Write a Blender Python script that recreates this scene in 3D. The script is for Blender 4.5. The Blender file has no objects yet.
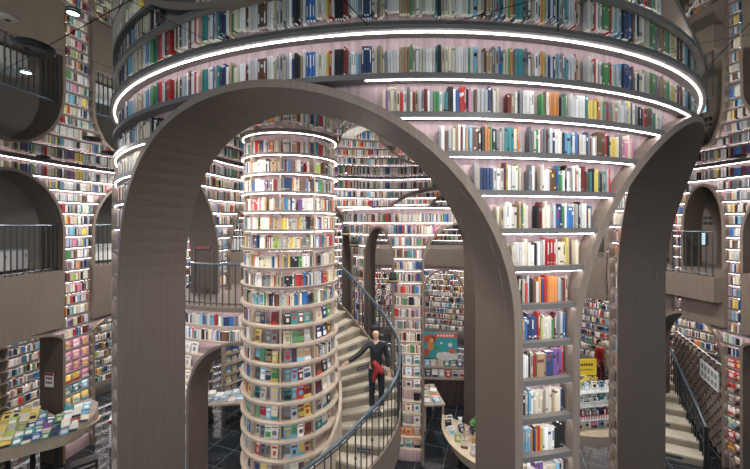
import bpy, math, random
from mathutils import Vector, Matrix
rnd = random.Random(7)
C = bpy.context.scene.collection
sin, cos, pi = math.sin, math.cos, math.pi
R_ = math.radians
S = 0.82                     # model units -> metres, applied at the end
G = 7.3                      # height of the eye above the ground floor
CEIL = 1.76                  # ceiling above the eye
def H(h): return h + G       # h: height relative to the eye

# ------------------------------------------------------------------ materials
MATS = {}
def mat(name, col, rough=.6, metal=0., emit=None, strength=0., spec=.3, fn=None):
    if name in MATS: return MATS[name]
    m = bpy.data.materials.new(name); m.use_nodes = True
    nt = m.node_tree; b = nt.nodes['Principled BSDF']
    b.inputs['Base Color'].default_value = (*col, 1)
    b.inputs['Roughness'].default_value = rough
    b.inputs['Metallic'].default_value = metal
    b.inputs['Specular IOR Level'].default_value = spec
    if emit:
        b.inputs['Emission Color'].default_value = (*emit, 1)
        b.inputs['Emission Strength'].default_value = strength
    if fn: fn(nt, b)
    MATS[name] = m
    return m
def grain(c1, c2, scale=(30, 30, 1.2), bump=.05):
    def fn(nt, b):
        tc = nt.nodes.new('ShaderNodeTexCoord'); mp = nt.nodes.new('ShaderNodeMapping')
        mp.inputs['Scale'].default_value = scale
        nz = nt.nodes.new('ShaderNodeTexNoise'); nz.inputs['Scale'].default_value = 1.0; nz.inputs['Detail'].default_value = 5
        cr = nt.nodes.new('ShaderNodeValToRGB')
        cr.color_ramp.elements[0].position = .3; cr.color_ramp.elements[1].position = .7
        cr.color_ramp.elements[0].color = (*c1, 1); cr.color_ramp.elements[1].color = (*c2, 1)
        nt.links.new(tc.outputs['Object'], mp.inputs[0]); nt.links.new(mp.outputs[0], nz.inputs['Vector'])
        nt.links.new(nz.outputs[0], cr.inputs[0]); nt.links.new(cr.outputs[0], b.inputs['Base Color'])
        bp = nt.nodes.new('ShaderNodeBump'); bp.inputs['Strength'].default_value = bump
        nt.links.new(nz.outputs[0], bp.inputs['Height']); nt.links.new(bp.outputs[0], b.inputs['Normal'])
    return fn
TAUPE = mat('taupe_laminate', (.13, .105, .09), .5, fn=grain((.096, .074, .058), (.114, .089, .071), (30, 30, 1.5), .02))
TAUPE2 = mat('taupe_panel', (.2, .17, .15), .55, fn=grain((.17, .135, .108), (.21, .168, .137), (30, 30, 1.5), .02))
EDGE = mat('shelf_edge_grey', (.13, .125, .12), .45)
BOARD = mat('shelf_board_grey_wood', (.19, .17, .155), .5, fn=grain((.165, .15, .135), (.21, .19, .17), (6, 6, 6)))
BEIGE = mat('beige_wood', (.4, .32, .25), .5, fn=grain((.33, .27, .21), (.42, .35, .28), (5, 5, 12)))
CREAM = mat('cream_wood', (.45, .37, .29), .45, fn=grain((.40, .33, .26), (.49, .41, .33), (5, 5, 12)))
PINK = mat('rose_wood_back', (.42, .31, .31), .6, fn=grain((.30, .215, .22), (.46, .35, .355), (22, 22, .7)))
LED = mat('light_strip_white', (1, 1, 1), .5, emit=(1., .95, .97), strength=19.)
LEDW = mat('light_strip_soft', (1, 1, 1), .5, emit=(1., .90, .90), strength=23.)
LEDD = mat('light_strip_dim', (1, 1, 1), .5, emit=(1., .88, .82), strength=12.)
BLACK = mat('black_metal', (.015, .016, .018), .35, spec=.5)
RAILBLUE = mat('blue_grey_handrail', (.045, .075, .10), .3, spec=.6)
BALU = mat('grey_steel_bar', (.06, .068, .075), .35, metal=.3)
GOLD = mat('brass_rim', (.7, .5, .2), .3, metal=1.)
BIRCH = mat('pale_birch', (.62, .52, .38), .4, fn=grain((.58, .48, .35), (.66, .56, .42), (4, 4, 4)))
WHITE = mat('white_lacquer', (.8, .8, .78), .4)
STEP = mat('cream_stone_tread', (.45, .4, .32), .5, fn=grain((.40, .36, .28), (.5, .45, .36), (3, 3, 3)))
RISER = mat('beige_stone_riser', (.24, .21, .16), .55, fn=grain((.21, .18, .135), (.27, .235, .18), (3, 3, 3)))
PAPER = mat('paper_white', (.75, .74, .7), .7)
LAMPON = mat('lamp_glass_lit', (1, 1, 1), .4, emit=(.9, .96, 1), strength=14.)

def mirror_fn(nt, b):
    tc = nt.nodes.new('ShaderNodeTexCoord')
    br = nt.nodes.new('ShaderNodeTexBrick'); br.offset = 0.0
    br.inputs['Scale'].default_value = 1.0; br.inputs['Brick Width'].default_value = 1.5; br.inputs['Row Height'].default_value = 1.5
    br.inputs['Mortar Size'].default_value = .006; br.inputs['Mortar Smooth'].default_value = 0
    br.inputs['Color1'].default_value = (.50, .54, .525, 1); br.inputs['Color2'].default_value = (.50, .54, .525, 1); br.inputs['Mortar'].default_value = (.05, .05, .05, 1)
    mp = nt.nodes.new('ShaderNodeMapping'); mp.inputs['Rotation'].default_value = (0, 0, R_(28))
    nt.links.new(tc.outputs['Object'], mp.inputs[0]); nt.links.new(mp.outputs[0], br.inputs['Vector'])
    nt.links.new(br.outputs['Color'], b.inputs['Base Color'])
    nz = nt.nodes.new('ShaderNodeTexNoise'); nz.inputs['Scale'].default_value = .8; nz.inputs['Detail'].default_value = 0
    bp = nt.nodes.new('ShaderNodeBump'); bp.inputs['Strength'].default_value = .05; bp.inputs['Distance'].default_value = .1
    nt.links.new(tc.outputs['Object'], nz.inputs['Vector']); nt.links.new(nz.outputs[0], bp.inputs['Height']); nt.links.new(bp.outputs[0], b.inputs['Normal'])
MIRROR = mat('dark_mirror_ceiling', (.6, .6, .6), .02, metal=1., fn=mirror_fn)
def tile_fn(nt, b):
    tc = nt.nodes.new('ShaderNodeTexCoord')
    br = nt.nodes.new('ShaderNodeTexBrick'); br.offset = 0.0
    br.inputs['Scale'].default_value = 1.0; br.inputs['Brick Width'].default_value = .8; br.inputs['Row Height'].default_value = .8
    br.inputs['Mortar Size'].default_value = .012
    br.inputs['Color1'].default_value = (.012, .016, .02, 1); br.inputs['Color2'].default_value = (.02, .025, .03, 1); br.inputs['Mortar'].default_value = (.09, .1, .11, 1)
    mp = nt.nodes.new('ShaderNodeMapping'); mp.inputs['Rotation'].default_value = (0, 0, R_(20))
    nt.links.new(tc.outputs['Object'], mp.inputs[0]); nt.links.new(mp.outputs[0], br.inputs['Vector'])
    nt.links.new(br.outputs['Color'], b.inputs['Base Color'])
TILE = mat('black_polished_tile', (.02, .02, .025), .1, spec=.6, fn=tile_fn)
def vcol_fn(nt, b):
    a = nt.nodes.new('ShaderNodeAttribute'); a.attribute_name = 'Col'
    nt.links.new(a.outputs['Color'], b.inputs['Base Color'])
BOOKV = mat('printed_book_covers', (.5, .5, .5), .5, fn=vcol_fn)

# palette of book colours: name -> (colour, weight)
PAL = {
 'white': ((.74, .73, .70), 22), 'cream': ((.62, .56, .43), 17), 'pale-grey': ((.45, .46, .47), 13), 'grey': ((.2, .205, .21), 8),
 'black': ((.025, .025, .03), 11), 'navy': ((.035, .06, .15), 8), 'blue': ((.05, .16, .42), 5), 'sky-blue': ((.2, .42, .56), 4),
 'teal': ((.05, .22, .23), 3), 'green': ((.09, .27, .10), 4), 'lime': ((.36, .46, .12), 1), 'yellow': ((.68, .52, .12), 3),
 'orange': ((.62, .24, .07), 3), 'red': ((.46, .04, .04), 8), 'maroon': ((.17, .03, .03), 4), 'pink': ((.6, .24, .34), 1),
 'purple': ((.18, .09, .25), 1.5), 'brown': ((.15, .08, .05), 7), 'tan': ((.38, .28, .17), 8)}
PN = list(PAL); PW = [PAL[k][1] for k in PN]
def pick(): return rnd.choices(PN, PW)[0]
def pc(k): return PAL[k][0]
def vary(nt, b):
    oi = nt.nodes.new('ShaderNodeObjectInfo'); hs = nt.nodes.new('ShaderNodeHueSaturation'); mr = nt.nodes.new('ShaderNodeMapRange')
    mr.inputs['To Min'].default_value = .65; mr.inputs['To Max'].default_value = 1.15
    hs.inputs['Color'].default_value = b.inputs['Base Color'].default_value[:]
    nt.links.new(oi.outputs['Random'], mr.inputs['Value']); nt.links.new(mr.outputs[0], hs.inputs['Value']); nt.links.new(hs.outputs[0], b.inputs['Base Color'])
def bmat(k): return mat('cover_' + k.replace('-', '_'), pc(k), .45, fn=vary)

# ------------------------------------------------------------------ mesh builder
class MB:
    def __init__(s): s.v = []; s.f = []; s.m = []; s.c = []; s.smooth = False
    def quad(s, a, b, c, d, m=0, col=None):
        n = len(s.v); s.v += [a, b, c, d]; s.f.append((n, n+1, n+2, n+3)); s.m.append(m); s.c.append(col)
    def hexa(s, p, m=0, col=None, front=None):
        """8 points: bottom ring 0-3, top ring 4-7"""
        n = len(s.v); s.v += p
        for i, q in enumerate(((3, 2, 1, 0), (4, 5, 6, 7), (0, 1, 5, 4), (1, 2, 6, 5), (2, 3, 7, 6), (3, 0, 4, 7))):
            s.f.append(tuple(n+k for k in q)); s.m.append(m); s.c.append(col)
    def box(s, c, d, rz=0., m=0, col=None, M=None):
        x, y, z = d[0]/2, d[1]/2, d[2]/2
        pts = [(-x, -y, -z), (x, -y, -z), (x, y, -z), (-x, y, -z), (-x, -y, z), (x, -y, z), (x, y, z), (-x, y, z)]
        if M is None:
            ca, sa = cos(rz), sin(rz)
            p = [(c[0]+a*ca-b*sa, c[1]+a*sa+b*ca, c[2]+e) for a, b, e in pts]
        else: p = [tuple(M @ Vector((a+c[0], b+c[1], e+c[2]))) for a, b, e in pts]
        s.hexa(p, m, col)
    def tube(s, path, r, n=6, m=0, cap=True, closed=False):
        path = [Vector(p) for p in path]; rings = []; L = len(path)
        for i, p in enumerate(path):
            a = path[(i-1) % L] if (closed or i > 0) else p
            b = path[(i+1) % L] if (closed or i < L-1) else p
            t = (b-a).normalized()
            up = Vector((0, 0, 1)) if abs(t.z) < .95 else Vector((1, 0, 0))
            u = t.cross(up).normalized(); w = u.cross(t)
            rr = r[i] if isinstance(r, (list, tuple)) else r
            base = len(s.v)
            for k in range(n):
                an = 2*pi*k/n; s.v.append(tuple(p + u*cos(an)*rr + w*sin(an)*rr))
            rings.append(base)
        for i in range(L if closed else L-1):
            A, B = rings[i], rings[(i+1) % L]
            for k in range(n):
                s.f.append((A+k, A+(k+1) % n, B+(k+1) % n, B+k)); s.m.append(m); s.c.append(None)
        if cap and not closed:
            s.f.append(tuple(rings[0]+k for k in range(n))[::-1]); s.m.append(m); s.c.append(None)
            s.f.append(tuple(rings[-1]+k for k in range(n))); s.m.append(m); s.c.append(None)
    def lathe(s, prof, c=(0, 0, 0), n=24, m=0):
        base = len(s.v)
        for (r, z) in prof:
            for k in range(n):
                a = 2*pi*k/n; s.v.append((c[0]+r*cos(a), c[1]+r*sin(a), c[2]+z))
        for i in range(len(prof)-1):
            for k in range(n):
                s.f.append((base+i*n+k, base+i*n+(k+1) % n, base+(i+1)*n+(k+1) % n, base+(i+1)*n+k)); s.m.append(m); s.c.append(None)
    def prism(s, poly, z0, z1, m=0, side=None):
        n = len(poly); b = len(s.v)
        s.v += [(x, y, z0) for x, y in poly] + [(x, y, z1) for x, y in poly]
        s.f.append(tuple(b+i for i in range(n))[::-1]); s.m.append(m); s.c.append(None)
        s.f.append(tuple(b+n+i for i in range(n))); s.m.append(m); s.c.append(None)
        for i in range(n):
            s.f.append((b+i, b+(i+1) % n, b+n+(i+1) % n, b+n+i)); s.m.append(m if side is None else side); s.c.append(None)
    def build(s, name, mats, parent=None, loc=None, color=False, smooth=False):
        me = bpy.data.meshes.new(name); me.from_pydata(s.v, [], s.f)
        if not isinstance(mats, (list, tuple)): mats = [mats]
        for m in mats: me.materials.append(m)
        me.polygons.foreach_set('material_index', s.m)
        if smooth: me.polygons.foreach_set('use_smooth', [True]*len(s.f))
        if color:
            ca = me.color_attributes.new('Col', 'FLOAT_COLOR', 'CORNER'); buf = []
            for f, c in zip(s.f, s.c):
                c = c or (.6, .58, .5)
                for _ in f: buf += (c[0], c[1], c[2], 1.)
            ca.data.foreach_set('color', buf)
        me.update()
        o = bpy.data.objects.new(name, me); C.objects.link(o)
        if parent: o.parent = parent
        if loc is not None: o.location = loc
        return o
def tag(o, label=None, cat=None, group=None, kind=None):
    if label: o['label'] = label
    if cat: o['category'] = cat
    if group: o['group'] = group
    if kind: o['kind'] = kind
    return o
def thing(name, label, cat, loc=(0, 0, 0), rz=0, group=None, kind=None):
    o = bpy.data.objects.new(name, None); C.objects.link(o); o.location = loc; o.rotation_euler.z = rz
    o.empty_display_size = .2
    return tag(o, label, cat, group, kind)
def copy_tree(o, parent=None):
    c = o.copy(); C.objects.link(c)
    if parent: c.parent = parent
    for ch in list(o.children):
        copy_tree(ch, c)
    return c

# ------------------------------------------------------------------ curved shelf walls
def P(cn, th, r, z):           # th in degrees, 0 = toward the camera
    a = R_(th); return (cn[0]+r*sin(a), cn[1]-r*cos(a), z)
class Op:                      # an opening with an elliptical head
    def __init__(s, a, b, crown, spring, zb): s.a, s.b, s.c, s.s, s.zb = a, b, H(crown), H(spring), zb; s.mid = (a+b)/2; s.hf = (b-a)/2
    def z(s, th):
        u = min(1, abs((th-s.mid)/s.hf)); return s.s+(s.c-s.s)*math.sqrt(1-u*u)
    def half(s, z0, z1, mg):   # blocked half-width for a strip z0..z1
        if z1 < s.zb or z0 > s.c: return None
        z = max(z0, s.zb)
        h = s.hf if z <= s.s else s.hf*math.sqrt(max(0, 1-((z-s.s)/(s.c-s.s))**2))
        return h+mg
def free(ta, tb, ops, z0, z1, mg):
    iv = [(ta, tb)]
    for o in ops:
        h = o.half(z0, z1, mg)
        if h is None: continue
        a, b = o.mid-h, o.mid+h; new = []
        for (p, q) in iv:
            if b <= p or a >= q: new.append((p, q)); continue
            if a > p: new.append((p, a))
            if b < q: new.append((b, q))
        iv = new
    return [(p, q) for p, q in iv if q-p > .25]
def samples(ta, tb, ops, step=2.):
    ts = {ta, tb}
    for o in ops:
        for k in range(25):
            ts.add(round(o.mid+o.hf*sin(pi*(k/24-.5)), 5))
    x = ta
    while x < tb: ts.add(round(x, 5)); x += step
    ts = sorted(t for t in ts if ta-1e-6 <= t <= tb+1e-6)
    out = [ts[0]]
    for t in ts[1:]:
        if t-out[-1] > 1e-3: out.append(t)
    return out
def skin(mb, cn, r, ta, tb, ops, zb, zt, m=0):
    ts = samples(ta, tb, ops)
    for t0, t1 in zip(ts, ts[1:]):
        mid = (t0+t1)/2; c0 = c1 = zb
        for o in sorted((o for o in ops if o.a < mid < o.b), key=lambda o: o.zb):
            if o.zb > c0+1e-4 or o.zb > c1+1e-4:
                mb.quad(P(cn, t0, r, c0), P(cn, t1, r, c1), P(cn, t1, r, o.zb), P(cn, t0, r, o.zb), m)
            c0, c1 = o.z(t0), o.z(t1)
        if min(c0, c1) < zt:
            mb.quad(P(cn, t0, r, c0), P(cn, t1, r, c1), P(cn, t1, r, zt), P(cn, t0, r, zt), m)
def ringseg(mb, cn, r0, r1, a, b, z0, z1, m=0, step=1.5, me=None):
    n = max(1, int(math.ceil((b-a)/step)))
    base = len(mb.v)
    for i in range(n+1):
        t = a+(b-a)*i/n
        mb.v += [P(cn, t, r0, z0), P(cn, t, r1, z0), P(cn, t, r1, z1), P(cn, t, r0, z1)]
    me = m if me is None else me
    for i in range(n):
        q = base+4*i
        for k in range(4):
            mb.f.append((q+k, q+(k+1) % 4, q+4+(k+1) % 4, q+4+k)); mb.m.append(me if k in (1, 3) else m); mb.c.append(None)
    mb.f.append((base, base+1, base+2, base+3)); mb.m.append(m); mb.c.append(None)
    q = base+4*n; mb.f.append((q+3, q+2, q+1, q)); mb.m.append(m); mb.c.append(None)
def arch_frame(mb, cn, r0, r1, o, w, m=0, mf=None, zl=None, zr=None):
    """solid frame round an opening, r0..r1 deep, w wide"""
    mf = m if mf is None else mf
    wd = math.degrees(w/((r0+r1)/2)); inner = []; outer = []
    N = 40
    zl = o.zb if zl is None else zl; zr = o.zb if zr is None else zr
    inner.append((o.a, zl)); outer.append((o.a-wd, zl))
    for k in range(N+1):
        t = pi*(1-k/N)
        inner.append((o.mid+o.hf*cos(t), o.s+(o.c-o.s)*sin(t)))
        outer.append((o.mid+(o.hf+wd)*cos(t), o.s+(o.c-o.s+w)*sin(t)))
    inner.append((o.b, zr)); outer.append((o.b+wd, zr))
    for i in range(len(inner)-1):
        a, b, c, d = inner[i], inner[i+1], outer[i+1], outer[i]
        mb.quad(P(cn, a[0], r0, a[1]), P(cn, b[0], r0, b[1]), P(cn, b[0], r1, b[1]), P(cn, a[0], r1, a[1]), m)       # reveal
        mb.quad(P(cn, d[0], r0, d[1]), P(cn, d[0], r1, d[1]), P(cn, c[0], r1, c[1]), P(cn, c[0], r0, c[1]), mf)
        mb.quad(P(cn, a[0], r1, a[1]), P(cn, b[0], r1, b[1]), P(cn, c[0], r1, c[1]), P(cn, d[0], r1, d[1]), mf)
        mb.quad(P(cn, a[0], r0, a[1]), P(cn, d[0], r0, d[1]), P(cn, c[0], r0, c[1]), P(cn, b[0], r0, b[1]), mf)
    for (a, d) in ((inner[0], outer[0]), (inner[-1], outer[-1])):
        mb.quad(P(cn, a[0], r0, a[1]), P(cn, a[0], r1, a[1]), P(cn, d[0], r1, d[1]), P(cn, d[0], r0, d[1]), m)

BOOKS = []       # every shelved book: dict
def fill_books(cn, rf, sgn, a, b, z, clear, wmul=1., key='', fillp=.97, dmax=.07):
    """upright books from angle a to b, spines at radius rf, facing outward (sgn=1) or inward (-1)"""
    th = a+.05; L = b-.05; k2d = math.degrees(1/rf)
    while th < L:
        if rnd.random() < .02: th += rnd.uniform(.03, .10)*k2d
        run = rnd.choice((1, 1, 1, 1, 1, 1, 1, 1, 1, 2, 3, 4)); col = pick(); hh = clear*rnd.uniform(.64, .84); ww = rnd.uniform(.018, .040)*wmul
        band = rnd.choice(('white', 'cream', 'black', 'grey', col, col, pick())); dd = rnd.uniform(.0, .03)
        for _ in range(run):
            w = ww*rnd.uniform(.96, 1.04); h = hh if run > 2 else clear*rnd.uniform(.62, .86)
            if th+w*k2d > L: th = L+9; break
            BOOKS.append(dict(cn=cn, r=rf-sgn*dd*.6, s=sgn, th=th+w*k2d/2, z=z, w=w*.9, h=h, d=dmax*rnd.uniform(.75, .95), c=col, b=band, st=rnd.random(), key=key))
            th += w*k2d
def shelf_set(parent, cn, R, sgn, ta, tb, ops, rows, th=.05, depth=.13, mg=1., ledoff=None, lm=None, bm=None, key='', lip=.0, wmul=1., fp=None, edge=EDGE, rec=.035, indiv=None, books=True, off=.055):
    """horizontal boards with light strips and books. rows: heights of board tops. sgn=1 faces outward."""
    lm = lm or LED; bm = bm or BOARD; rest = MB(); restl = MB()
    for i, z in enumerate(rows):
        for a, b in free(ta, tb, ops, z-th, z, mg):
            ok = indiv is None or indiv(i, a, b)
            mb = MB() if ok else rest; ml = MB() if ok else restl
            ra, rb = (R-depth, R+lip) if sgn > 0 else (R-lip, R+depth)
            ringseg(mb, cn, ra, rb, a, b, z-th, z, 0, me=1)
            pq = [(a, b)]
            if ledoff: pq = [(max(a, u), min(b, v)) for u, v in ledoff(i) if min(b, v)-max(a, u) > .5]
            for (p2, q2) in pq:
                rr = R-rec if sgn > 0 else R+rec
                ringseg(ml, cn, rr-.007, rr+.007, p2, q2, z-th-.006, z-th-.0005, 0, step=3.)
            if ok:
                sh = mb.build('shelf', [bm, edge], parent)
                if ml.v: ml.build('light_strip', lm, sh)
    if rest.v:
        o = tag(rest.build('shelf', [bm, edge], parent), kind='stuff')
        if restl.v: tag(restl.build('light_strip', lm, o), kind='stuff')
    if books:
        zs = sorted(rows)
        for i, z in enumerate(rows):
            up = [q for q in zs if q > z+.01]; clear = ((up[0] if up else H(CEIL)-.02)-z-th)
            if clear > .36: clear = .31
            for a, b in free(ta, tb, ops, z+.003, z+clear, mg+.1):
                if fp and fp(z, a, b): continue
                fill_books(cn, R-off*sgn, sgn, a, b, z+.001, clear, wmul, key=key+'%d' % i)

CN = (.49, 8.84)
RO, RI = 5.75, 4.95
rows = [H(1.345-.351*k) for k in range(24)]
rows = [z for z in rows if z > .2]
# ------------------------------------------------------------------ the big round bookcase (drum)
A = [Op(-43.8, 7.8, 1.30, -1.0, 0), Op(14.6, 72.2, 1.30, -1.25, 0), Op(77.8, 123, 1.30, -1.1, 0), Op(128.6, 186.8, 1.30, -1.0, 0),
     Op(196.4, 254.3, 1.30, -1.0, 0), Op(261.3, 308.8, 1.30, -1.0, 0)]
drum = thing('round_bookcase', 'huge round bookcase drum with arched openings, reaching the mirror ceiling', 'bookcase', (0, 0, 0))
mb = MB()
GAP = Op(253.6, 262.0, -2.0, -2.0, 0)      # this pillar stands on the landing
ops_out = [Op(o.a, o.b, o.c-G, o.s-G, 0) for o in A]+[GAP]
skin(mb, CN, RO-.135, -51.2, 308.8, ops_out, 0, H(CEIL))
mb.build('back_panel', PINK, drum)
mb = MB(); skin(mb, CN, RI+.135, -51.2, 308.8, ops_out, 0, H(CEIL)); mb.build('back_panel', PINK, drum)
for k, o in enumerate(A):
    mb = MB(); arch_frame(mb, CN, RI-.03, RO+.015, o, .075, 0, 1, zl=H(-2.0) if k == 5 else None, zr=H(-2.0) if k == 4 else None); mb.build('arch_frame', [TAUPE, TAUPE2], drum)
def ledoff(i):
    if i == 0: return [(-5.8, 100), (-90, -60)]
    return [(-90, 100)]
shelf_set(drum, CN, RO, 1, -75, 105, A+[Op(-97, -51.2, 1.3, -1, 0)], rows, key='D', mg=.8, wmul=.9, ledoff=ledoff, rec=.03, indiv=lambda i, a, b: b > -50 and a < 78)
shelf_set(drum, CN, RI, -1, 60, 312, A+[GAP], rows, key='I', lm=LEDW, indiv=lambda i, a, b: i < 7 and b > 75, fp=lambda z, a, b: 253 < a < 260 and rows[9] < z < rows[2])
# cornice with the bright ring of light under the ceiling
mb = MB(); ringseg(mb, CN, RO-.135, RO+.035, -90, 120, H(CEIL)-.035, H(CEIL), 0); mb.build('cornice', BOARD, drum)
mb = MB(); ringseg(mb, CN, RO-.03, RO-.016, -90, 120, H(CEIL)-.043, H(CEIL)-.036, 0); mb.build('light_strip', LED, drum)
mb = MB(); ringseg(mb, CN, RI-.05, RI+.26, 60, 312, H(CEIL)-.06, H(CEIL), 0); mb.build('cornice', BOARD, drum)
mb = MB(); ringseg(mb, CN, RI+.005, RI+.015, 60, 312, H(CEIL)-.068, H(CEIL)-.061, 0, step=3); mb.build('light_strip', LEDW, drum)

# ------------------------------------------------------------------ outer wall of the hall, concentric
RW, TW = 10.0, .8
FL2 = -1.45
def wall(name, ta, tb, ups, lows, ap=1.7):
    ops = [Op(a, b, c, s, H(FL2)) for a, b, c, s in ups] + [Op(a, b, c, s, 0) for a, b, c, s in lows]
    root = MB(); skin(root, CN, RW+.135, ta, tb, ops, 0, H(CEIL)); skin(root, CN, RW+TW, ta, tb, ops, 0, H(CEIL))
    w = root.build(name, PINK); tag(w, kind='structure')
    for o in ops:
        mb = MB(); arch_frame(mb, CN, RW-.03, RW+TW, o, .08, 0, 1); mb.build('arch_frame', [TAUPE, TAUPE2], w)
    # smooth taupe apron between the two storeys
    for a, b, c, s in ups:
        mb = MB(); ringseg(mb, CN, RW-.02, RW+.28, a-.3, b+.3, H(FL2)-ap, H(FL2), 0); mb.build('apron_panel', TAUPE2, w)
    aprons = [Op(a-.3, b+.3, FL2+.001, FL2-.0, H(FL2)-ap) for a, b, c, s in ups]
    def wfp(z, a, b):
        return (255 < (a+b)/2 < 262 and z < H(-3.75)) or ((a+b)/2 > 95 and (a+b)/2 < 98.5 and z < H(-4.2))
    shelf_set(w, CN, RW, -1, ta, tb, ops+aprons, rows, key='W', mg=.5, lm=LEDW, wmul=1.2, fp=wfp, indiv=lambda i, a, b: i < 14 or b-a < 4)
    mb = MB(); ringseg(mb, CN, RW-.04, RW+.26, ta, tb, H(CEIL)-.06, H(CEIL), 0); mb.build('cornice', BOARD, w)
    mb = MB(); ringseg(mb, CN, RW+.01, RW+.02, ta, tb, H(CEIL)-.068, H(CEIL)-.061, 0, step=3); mb.build('light_strip', LEDW, w)
    return w
def arcs(cs, hf, c=1.34, s=-.3, lc=-3.2, ls=-3.6):
    return [(x-hf, x+hf, c, s) for x in cs], [(x-hf, x+hf, lc, ls) for x in cs]
u, l = arcs([226.4, 247.8, 269.4], 8.0)
wall('wall_left', 215.5, 281, u, l)
u, l = arcs([140.5, 161.5, 182.5, 204.5], 6.0, lc=-2.6, ls=-4.0)
wall('wall_back', 129, 215.5, u, l, .9)
u = [(76, 95.2, 1.25, -.4), (98.3, 104.4, 1.12, -.2), (106.8, 117, 1.1, -.2), (119.5, 127, 1.1, -.2)]
l = [(76, 95.2, -3.2, -3.6), (98.3, 109.5, -3.0, -4.2), (112, 127, -3.0, -3.6)]
wall('wall_right', 75, 129, u, l)

# gallery behind the outer wall: floor slab, rear wall
mb = MB(); ringseg(mb, CN, RW+.28, RW+3.4, 75, 281, H(FL2)-.3, H(FL2), 0, step=3); tag(mb.build('floor_gallery', [TAUPE2]), kind='structure')
mb = MB(); skin(mb, CN, RW+3.4, 75, 281, [], 0, H(CEIL)); wo = tag(mb.build('wall_outer', [mat('grey_olive_plaster', (.12, .11, .095), .7)]), kind='structure')
shelf_set(wo, CN, RW+3.265, -1, 129, 222, [], [z for z in rows], key='O', lm=LEDW, wmul=1.5, fp=lambda z, a, b: H(-2.2) < z < H(-1.4), indiv=lambda i, a, b: True)
shelf_set(wo, CN, RW+3.265, -1, 109, 129, [], [z for z in rows if z < H(-2)], key='O', lm=LEDW, wmul=1.5)
shelf_set(wo, CN, RW+3.265, -1, 222, 281, [], [z for z in rows if z < H(-2)], key='O', lm=LEDW, wmul=1.5)
# floor and ceiling
mb = MB(); mb.prism([(CN[0]+14.5*cos(i*pi/36), CN[1]+14.5*sin(i*pi/36)) for i in range(72)], -.2, 0); tag(mb.build('floor', TILE), kind='structure')
mb = MB(); mb.prism([(CN[0]+14.5*cos(i*pi/36), CN[1]+14.5*sin(i*pi/36)) for i in range(72)], H(CEIL), H(CEIL)+.1); tag(mb.build('ceiling', MIRROR), kind='structure')

# ------------------------------------------------------------------ the slim column bookcase
CC = (-1.86, 7.6)
col = thing('column_bookcase', 'slim round column bookcase wrapped in shelves beside the spiral stair', 'bookcase', (0, 0, 0))
crow = [H(1.34-.3705*k) for k in range(24)]; crow = [z for z in crow if z > .15]
mb = MB(); ringseg(mb, CC, .76, .82, 0, 360, 0, H(CEIL), 0, step=10); mb.build('back_panel', PINK, col)
for i, z in enumerate(crow):
    mb = MB(); ringseg(mb, CC, .75, 1.04, 0, 360, z-.045, z, 0, step=6, me=1); sh = mb.build('shelf', [CREAM, CREAM if i > 7 else BOARD], col)
    ml = MB(); ringseg(ml, CC, 1.0 if i < 3 else .96, 1.008 if i < 3 else .968, 0, 360, z-.052, z-.046, 0, step=12); ml.build('light_strip', LEDW if i < 9 else LEDD, sh)
mb = MB(); ringseg(mb, CC, .75, 1.045, 0, 360, H(CEIL)-.035, H(CEIL), 0, step=6); mb.build('cornice', BOARD, col)
mb = MB(); ringseg(mb, CC, .99, 1.0, 0, 360, H(CEIL)-.043, H(CEIL)-.036, 0, step=12); mb.build('light_strip', LED, col)
posts = [-78, -38, 2, 42, 82, 122, 162, 202, 242]
for t in posts:
    mb = MB(); ringseg(mb, CC, .76, .985, t-.8, t+.8, 0.02, H(CEIL)-.06, 0); mb.build('divider', CREAM, col)

# ------------------------------------------------------------------ curved screen bookcase at the back of the drum
SN = (1.3, 12.8); SR = 2.5
scr = thing('screen_bookcase', 'tall convex bookcase screen with narrow arches behind the stair', 'bookcase', (0, 0, 0))
so = [Op(-76, -56, -.22, -1.3, 0), Op(-39.4, -18.3, -.18, -1.3, 0), Op(3.9, 58, -.08, -1.3, 0)]
srow = [H(.37-.36*k) for k in range(1, 21)]; srow = [z for z in srow if z > .1]
mb = MB(); skin(mb, SN, SR-.18, -84, 66, so, 0, H(.42)); skin(mb, SN, SR-.45, -84, 66, so, 0, H(.42)); mb.build('back_panel', PINK, scr)
mb = MB(); ringseg(mb, SN, SR-.46, SR+.03, -85, 67, H(.42), H(.46)); mb.build('top_board', BOARD, scr)
for o in so:
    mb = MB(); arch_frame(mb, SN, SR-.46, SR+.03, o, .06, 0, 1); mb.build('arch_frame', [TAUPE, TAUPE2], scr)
for t in (-84.6, 66.6):
    mb = MB(); ringseg(mb, SN, SR-.46, SR+.02, t-.6, t+.6, 0, H(.42)); mb.build('side_panel', TAUPE2, scr)
low_s = lambda z, a, b: z < H(-4.0) and a > -20 and b < 5
shelf_set(scr, SN, SR, 1, -84, 66, so, srow, key='S', lm=LEDW, bm=CREAM, mg=1.6, depth=.17, off=.05, fp=low_s, edge=CREAM)
mb = MB(); ringseg(mb, SN, SR-.02, SR-.01, -84, 66, H(.41), H(.418), step=3); mb.build('light_strip', LEDW, scr)

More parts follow.
